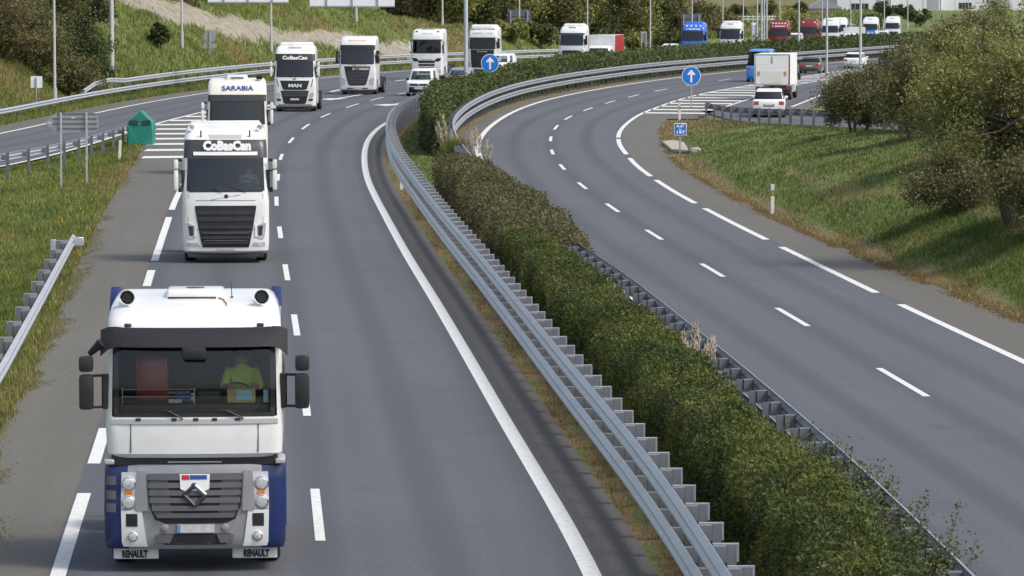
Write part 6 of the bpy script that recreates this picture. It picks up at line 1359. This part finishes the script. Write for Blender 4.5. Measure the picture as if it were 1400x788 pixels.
# arrow-shaped board seen from behind
d = 171.0; X = xpx(101, d); s_ = put('arrow_board', 101, d, 'arrow-shaped board of grey slats seen from behind, on two thin posts in the grass', 'sign', X=X); pm_ = d / F_PX; z0 = s_.location.z
zt, zb = zpy(154, d) - z0, zpy(181, d) - z0; x0, x1, xm = (63 - 101) * pm_, (135 - 101) * pm_, (76 - 101) * pm_; n = 4
for k in range(n):
    a = zb + (zt - zb) * k / n; c = zb + (zt - zb) * (k + 1) / n; f = lambda z: x0 + (xm - x0) * abs((z - (zb + zt) / 2) / ((zt - zb) / 2)); e_ = .12 if k in (0, n - 1) else .0
    part(s_, 'slat', 'sign_back', lambda b: b.prism([(f(a) , a + .012), (x1 - e_ * (k == 0), a + .012), (x1 - e_ * (k == n - 1), c - .012), (f(c), c - .012)], .0, .05, 'y')); part(s_, 'slat_lip', 'sign_back_dark', lambda b: b.box(max(f(c), f(a)) + .1, x1 - .05, -.03, -.002, c - .05, c - .012))
for px in (84, 119): part(s_, 'post', 'galvanised', lambda b: b.box((px - 101) * pm_ - .035, (px - 101) * pm_ + .035, -.12, -.04, -.3, zt + .02, .005))
# green crash marker on the gore
d = 205.0; X = xpx(192, d); s_ = put('gore_marker', 192, d, 'green hollow divider marker with a pointed top at the nose of the gore', 'road marker', X=X, z=.0); hw = .62; z1 = zpy(167.5, d); z2 = zpy(150.5, d)
part(s_, 'lower_body', 'green_plastic', lambda b: b.prism([(-hw, -.02), (hw, -.02), (hw, z1), (-hw, z1)], -.2, 1.4, 'y', .05)); part(s_, 'pointed_top', 'green_plastic', lambda b: b.prism([(-hw, z1 + .005), (hw, z1 + .005), (0, z2)], -.1, 1.3, 'y', .03))
part(s_, 'front_flap', 'green_plastic', lambda b: b.prism([(-hw + .05, .05), (-.1, .05), (-hw + .05, z1 - .05)], -.26, -.205, 'y', .01))
for sx in (-1, 1): part(s_, 'eye_hole', 'green_dark', lambda b: b.prism([(sx * .10, z1 - .14), (sx * .54, z1 - .06), (sx * .50, z1 + .15), (sx * .10, z1 + .10)][::(1 if sx > 0 else -1)], -.235, -.203, 'y'))
# white delineator posts
def delineator(px, py, d, h, label, lean=0.0, band=True):
    X = xpx(px, d); s_ = put('delineator_post', px, d, label, 'marker post', X=X, group='white delineator posts'); s_.rotation_euler = (0, lean, 0)
    part(s_, 'post', 'post_white', lambda b: b.prism([(-.06, -.05), (.06, -.05), (.06, .05), (0, .08), (-.06, .05)], -.1, h * .62, 'z', .008)); 
    if band: part(s_, 'band', 'dark_plastic', lambda b: b.prism([(-.055, -.045), (.055, -.045), (.055, .045), (0, .075), (-.055, .045)], h * .62, h * .8, 'z')); part(s_, 'reflector', 'post_yellow', lambda b: b.box(-.03, .03, -.06, -.047, h * .64, h * .78))
    part(s_, 'cap', 'post_white', lambda b: b.prism([(-.06, -.05), (.06, -.05), (.06, .05), (0, .08), (-.06, .05)], h * (.8 if band else .62), h, 'z', .008))
delineator(1056, 288, ypx(291), 1.05, 'white marker post with a dark band at the foot of the right bank'); delineator(929, 161, 240, 1.02, 'white marker post with a dark band beside the round blue sign on the nose'); delineator(163, 214, 190, .95, 'plain white post in the grass below the green gore marker', .06, False)
delineator(549, 253, ypx(258), .35, 'tiny white marker at the foot of the curved left median rail', 0, False)
# concrete drain head and stones on the nose
s_ = put('drain_head', 0, 203, 'pale concrete drain slab on the nose beneath the kilometre sign', 'drain', X=xpx(918, 203), z=.0)
part(s_, 'slab', 'concrete', lambda b: b.prism([(-.25, -6), (.55, -7), (.7, 2), (.2, 4.5), (-.35, 3)], -.02, .14, 'z', .04)); part(s_, 'block', 'concrete', lambda b: b.box(.55, 1.05, -8.2, -6.8, -.05, .3, .08)); part(s_, 'grate', 'dark_plastic', lambda b: b.box(.62, .98, -8.0, -7.0, .302, .33, .01))
# far warehouses
def shed(X0, X1, d, h, label, mat, openings, dep=30):
    r = put('warehouse', 0, d, label, 'building', X=(X0 + X1) / 2, z=gz((X0 + X1) / 2, d) - .6); w = (X1 - X0) / 2
    wl = part(r, 'wall', mat, lambda b: b.box(-w, w, 0, dep, -1, h)); part(r, 'roof', 'roof_grey', lambda b: b.prism([(-w - .4, h), (w + .4, h), (w + .4, h + .3), (0, h + 2.2), (-w - .4, h + .3)], -.4, dep + .4, 'y'))
    part(r, 'plinth', 'wall_grey', lambda b: b.box(-w - .03, w + .03, -.06, -.005, -1, .5))
    for (a, c, z0, z1, m) in openings:
        o = part(r, 'window' if m == 'far_glass' else 'door', m, lambda b: b.box(a, c, -.10, -.01, z0, z1, .01))
        if m == 'far_glass':
            for k in range(1, 4): part(o, 'mullion', 'wall_grey', lambda b: b.box(a + (c - a) * k / 4 - .06, a + (c - a) * k / 4 + .06, -.14, -.101, z0, z1))
    n = int(2 * w / 3)
    for k in range(1, n): part(wl, 'panel_joint', 'wall_grey', lambda b: b.box(-w + 2 * w * k / n - .04, -w + 2 * w * k / n + .04, -.03, -.004, .5, h - .1))
shed(76.5, 89.0, 1000, 9, 'far white warehouse with a dark strip window and grey doors', 'wall_white', [(-6.2 + 3.2 - .1, -6.2 + 7.3, .8, 2.2, 'far_glass'), (3.0, 4.0, -.5, 8.0, 'wall_grey'), (5.0, 6.2, -.5, 8.4, 'wall_grey')])
shed(89.4, 101, 1003, 10, 'far pale blue-grey warehouse with a dark window, right of the white one', 'wall_white', [(-5.6, -3.2, .4, 1.9, 'far_glass'), (2.8, 5.5, -.5, 8.6, 'wall_grey')])
shed(101.5, 128, 1006, 7.5, 'long far white shed partly hidden by the bushes on the right', 'wall_white', [(-9, -6, 1, 2.4, 'far_glass'), (-2, 3, -.5, 4, 'wall_grey')])
shed(69, 76, 985, 1.2, 'low far building with a pale roof left of the white warehouse', 'wall_grey', [], 10)
# far fence on the ridge
f = put('field_fence', 0, 860, 'long pale post and rail fence on the far meadow ridge above the blue truck', 'fence', X=xpx(935, 860), z=gz(xpx(935, 860), 860))
for k in range(24): part(f, 'post', 'post_white', lambda b: b.box(k * 1.0 - .06, k * 1.0 + .06, -.06, .06, -.4, 1.3))
for z in (.6, 1.15): part(f, 'rail', 'post_white', lambda b: b.box(-.1, 23.1, -.10, -.062, z - .08, z + .08))
# overpass behind and below the camera (the windscreens mirror it)
ov = part(None, 'overpass', 'deck_concrete', lambda b: b.box(-60, 60, -12, -.9, 5.4, 6.7, .05)); st(ov)
for k in range(60): part(ov, 'railing_post', 'pole_metal', lambda b: b.box(-59 + 2 * k - .03, -59 + 2 * k + .03, -1.16, -1.1, 6.7, 7.75))
for z in (7.0, 7.35, 7.75): part(ov, 'railing', 'pole_metal', lambda b: b.box(-60, 60, -1.15, -1.11, z - .03, z + .03))
